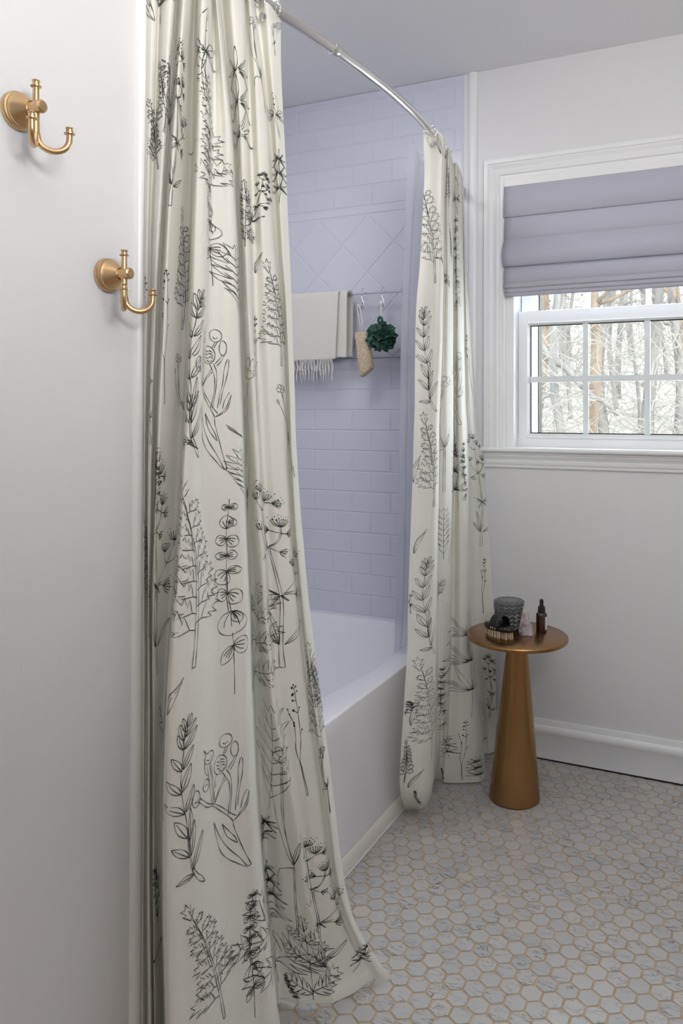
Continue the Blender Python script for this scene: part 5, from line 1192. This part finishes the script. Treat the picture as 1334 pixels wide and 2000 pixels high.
m_bark = add_noise(mat('grey_bark', (.34, .31, .29), .95), scale=6, c1=(.28, .26, .25), c2=(.50, .46, .43), bump=.6, bscale=20, dist=.02, stretch=(1, 1, .25))
m_bark2 = add_noise(mat('brown_bark', (.46, .31, .2), .95), scale=6, c1=(.33, .25, .19), c2=(.52, .40, .31), bump=.6, bscale=20, dist=.02, stretch=(1, 1, .25))
m_leafb = mat('dry_leaves', (.62, .34, .17), .9)
m_twig = mat('twig_bark', (.50, .45, .41), .95)
def make_tree(x, y, r, h, lean, label, bark, seed, nb=7, leaves=0, bough=None):
    rng = random.Random(seed)
    t = tag(empty('bare_tree', (x, y, hz(x, y) - .2)), label, 'tree', 'bare trees outside the window')
    n = 16
    cen = [Vector((lean * h * (k / n) + .05 * h * .2 * math.sin(k * .8 + seed), .02 * h * math.sin(k * .6 + seed * 2), h * k / n)) for k in range(n + 1)]
    bm = bmesh.new(); tube(bm, cen, [r * (1.15 - .85 * k / n) for k in range(n + 1)], 10); obj('trunk', bm, bark, t, smooth=True)
    tips = []
    def grow(bm, p, d, L_, rr_, lvl):
        pts = [p]; q = p.copy(); dd = d.copy()
        for k in range(6):
            dd = (dd + Vector((rng.uniform(-.25, .25), rng.uniform(-.25, .25), rng.uniform(-.12, .22)))).normalized()
            q = q + dd * L_ / 6; pts.append(q.copy())
        tube(bm, pts, [rr_ * (1 - .75 * k / 6) for k in range(7)], 5)
        if lvl < 3:
            for k in range(3 if lvl < 2 else 4):
                i = rng.randint(2, 6)
                d2 = (dd + Vector((rng.uniform(-1, 1), rng.uniform(-1, 1), rng.uniform(-.4, .8)))).normalized()
                grow(bm, pts[i], d2, L_ * rng.uniform(.45, .65), rr_ * .5, lvl + 1)
        else: tips.extend(pts[3:])
    for k in range(nb):
        i = rng.randint(4, n - 1); c = cen[i]
        a = rng.uniform(0, 2 * PI)
        bm = bmesh.new(); grow(bm, c, Vector((math.cos(a), math.sin(a), rng.uniform(.1, .8))).normalized(), h * rng.uniform(.12, .24), r * .38, 1)
        obj('branch', bm, bark, t, smooth=True)
    if bough:
        for (za, dx_, dz_, rb) in bough:
            i = min(n, max(0, int(n * za / h))); c = cen[i]
            pts = [c + Vector((dx_ * q, .05 * math.sin(q * 5), dz_ * q + .04 * math.sin(q * 9))) for q in (0, .2, .4, .6, .8, 1)]
            bm = bmesh.new(); tube(bm, pts, [rb, rb * .9, rb * .8, rb * .7, rb * .55, rb * .4], 8)
            obj('bough', bm, bark, t, smooth=True)
    if leaves and tips:
        bm = bmesh.new()
        for q in range(leaves):
            c = rng.choice(tips) + Vector((rng.gauss(0, .1), rng.gauss(0, .1), rng.gauss(0, .1)))
            u = Vector((rng.uniform(-1, 1), rng.uniform(-1, 1), rng.uniform(-1, 1))).normalized(); w = u.orthogonal().normalized() * .018; u *= .03
            bm.faces.new([bm.verts.new(c + v_) for v_ in (-u, w, u, -w)])
        o = obj('dry_leaves', bm, m_leafb, t); o['kind'] = 'stuff'
    return t
# positions in metres beyond the window
make_tree(-2.12, 10.0, .062, 7.5, -.05, 'leaning grey tree trunk with a diagonal bough in the left panes', m_bark, 1, 8, 500, bough=[(2.55, -1.0, .95, .055), (2.55, .85, -.75, .05), (2.9, 1.2, .25, .03), (2.3, -.7, -.25, .028)])
make_tree(-1.93, 10.6, .085, 8.0, .005, 'thick brown sunlit tree trunk in the middle panes of the window', m_bark2, 4, 8, 200)
make_tree(-1.55, 12.0, .03, 7.0, .01, 'thin dark tree right of the thick brown trunk outside', m_bark, 6, 5, 0)
make_tree(-1.17, 11.0, .09, 8.0, .0, 'grey tree just right of the second window bar', m_bark, 9, 8, 700)
make_tree(-1.02, 13.0, .08, 8.0, .0, 'mottled grey tree at the right edge of the window view', m_bark, 12, 8, 500)
rng = random.Random(21)
for k in range(22):
    y = rng.uniform(13, 30); x = rng.uniform(-.28, .02) * y
    make_tree(x, y, rng.uniform(.04, .12), rng.uniform(7, 11), rng.uniform(-.03, .03), 'slender bare tree standing further back in the woods on the hillside', m_bark if k % 6 else m_bark2, 100 + k, 6, 60)
# brush of fine twigs
bm = bmesh.new()
for k in range(2600):
    y = rng.uniform(7.5, 24); x = rng.uniform(-.29, .03) * y; z = hz(x, y) + rng.uniform(0, 2.6)
    a = rng.uniform(0, 2 * PI); L_ = rng.uniform(.25, .9)
    p = Vector((x, y, z)); d = Vector((math.cos(a) * .6, math.sin(a) * .6, rng.uniform(-.1, 1))).normalized()
    pts = [p]
    for q in range(4):
        d = (d + Vector((rng.uniform(-.35, .35), rng.uniform(-.3, .3), rng.uniform(-.3, .25)))).normalized(); p = p + d * L_ / 4; pts.append(p)
    tube(bm, pts, [.008, .007, .006, .005, .003], 3, cap=False)
tag(obj('undergrowth', bm, m_twig), 'tangle of thin bare twigs on the hillside outside the window', 'undergrowth', kind='stuff')

# ------------------------------------------------------------------ light
w = bpy.data.worlds.new('World'); bpy.context.scene.world = w; w.use_nodes = True
bg = w.node_tree.nodes['Background']; bg.inputs[0].default_value = (.80, .90, 1.0, 1); bg.inputs[1].default_value = SKY
sun = bpy.data.lights.new('sun', 'SUN'); sun.energy = SUN; sun.angle = .02; sun.color = (1, .95, .88)
so = bpy.data.objects.new('sun', sun); C.objects.link(so); so.rotation_euler = Vector((-.75, .65, -.9)).to_track_quat('-Z', 'Y').to_euler()

def area(name, loc, tgt, sx, sy, e, col=(1, 1, 1)):
    l = bpy.data.lights.new(name, 'AREA'); l.shape = 'RECTANGLE'; l.size = sx; l.size_y = sy; l.energy = e; l.color = col
    o = bpy.data.objects.new(name, l); C.objects.link(o); o.location = loc
    o.rotation_euler = (Vector(tgt) - Vector(loc)).to_track_quat('-Z', 'Y').to_euler()
    return o
area('window_daylight', (-.41, 3.05, 1.62), (-.41, 1.0, 1.25), .72, .95, WINL, (.90, .95, 1))
area('added_uplight', UPLOC, UPTGT, .6, .6, UPFILL, (1, .98, .95))  # unseen uplight added to brighten the ceiling and upper walls, no fixture here
area('shower_downlight', (-1.30, 1.55, 2.46), (-1.25, 1.65, 0), .55, .55, ALC, (1, .98, .96))
area('ceiling_lamp', (.15, .6, 2.44), (.15, .6, 0), .45, .45, CEIL, (1, .97, .94))
area('side_fill', (1.42, .0, 1.75), (-.9, 1.3, 1.5), 1.0, 1.0, FILL, (.97, .98, 1))  # added fill from the right side; that wall has no window

# ------------------------------------------------------------------ camera
cam = bpy.data.cameras.new('camera'); co = bpy.data.objects.new('camera', cam); C.objects.link(co)
Mr = CAMM   # rows: right, down, forward
right, down, fwd = [Vector(r) for r in Mr]
Mt = Matrix((( right.x, -down.x, -fwd.x), (right.y, -down.y, -fwd.y), (right.z, -down.z, -fwd.z)))
co.matrix_world = Matrix.Translation((0, 0, 1.22)) @ Mt.to_4x4()
cam.sensor_fit = 'AUTO'; cam.sensor_width = 36
cam.lens = FPX / 2000 * 36
cam.shift_x = (667 - CXP) / 2000; cam.shift_y = (CYP - 1000) / 2000
cam.clip_start = .02; cam.clip_end = 200
sc = bpy.context.scene; sc.camera = co
sc.view_settings.view_transform = 'Standard'; sc.view_settings.look = 'None'
sc.view_settings.exposure = EXPO; sc.view_settings.gamma = 1
sc.view_settings.use_curve_mapping = False
sc.cycles.max_bounces = 8; sc.cycles.transparent_max_bounces = 16
sc.cycles.caustics_reflective = False; sc.cycles.caustics_refractive = False
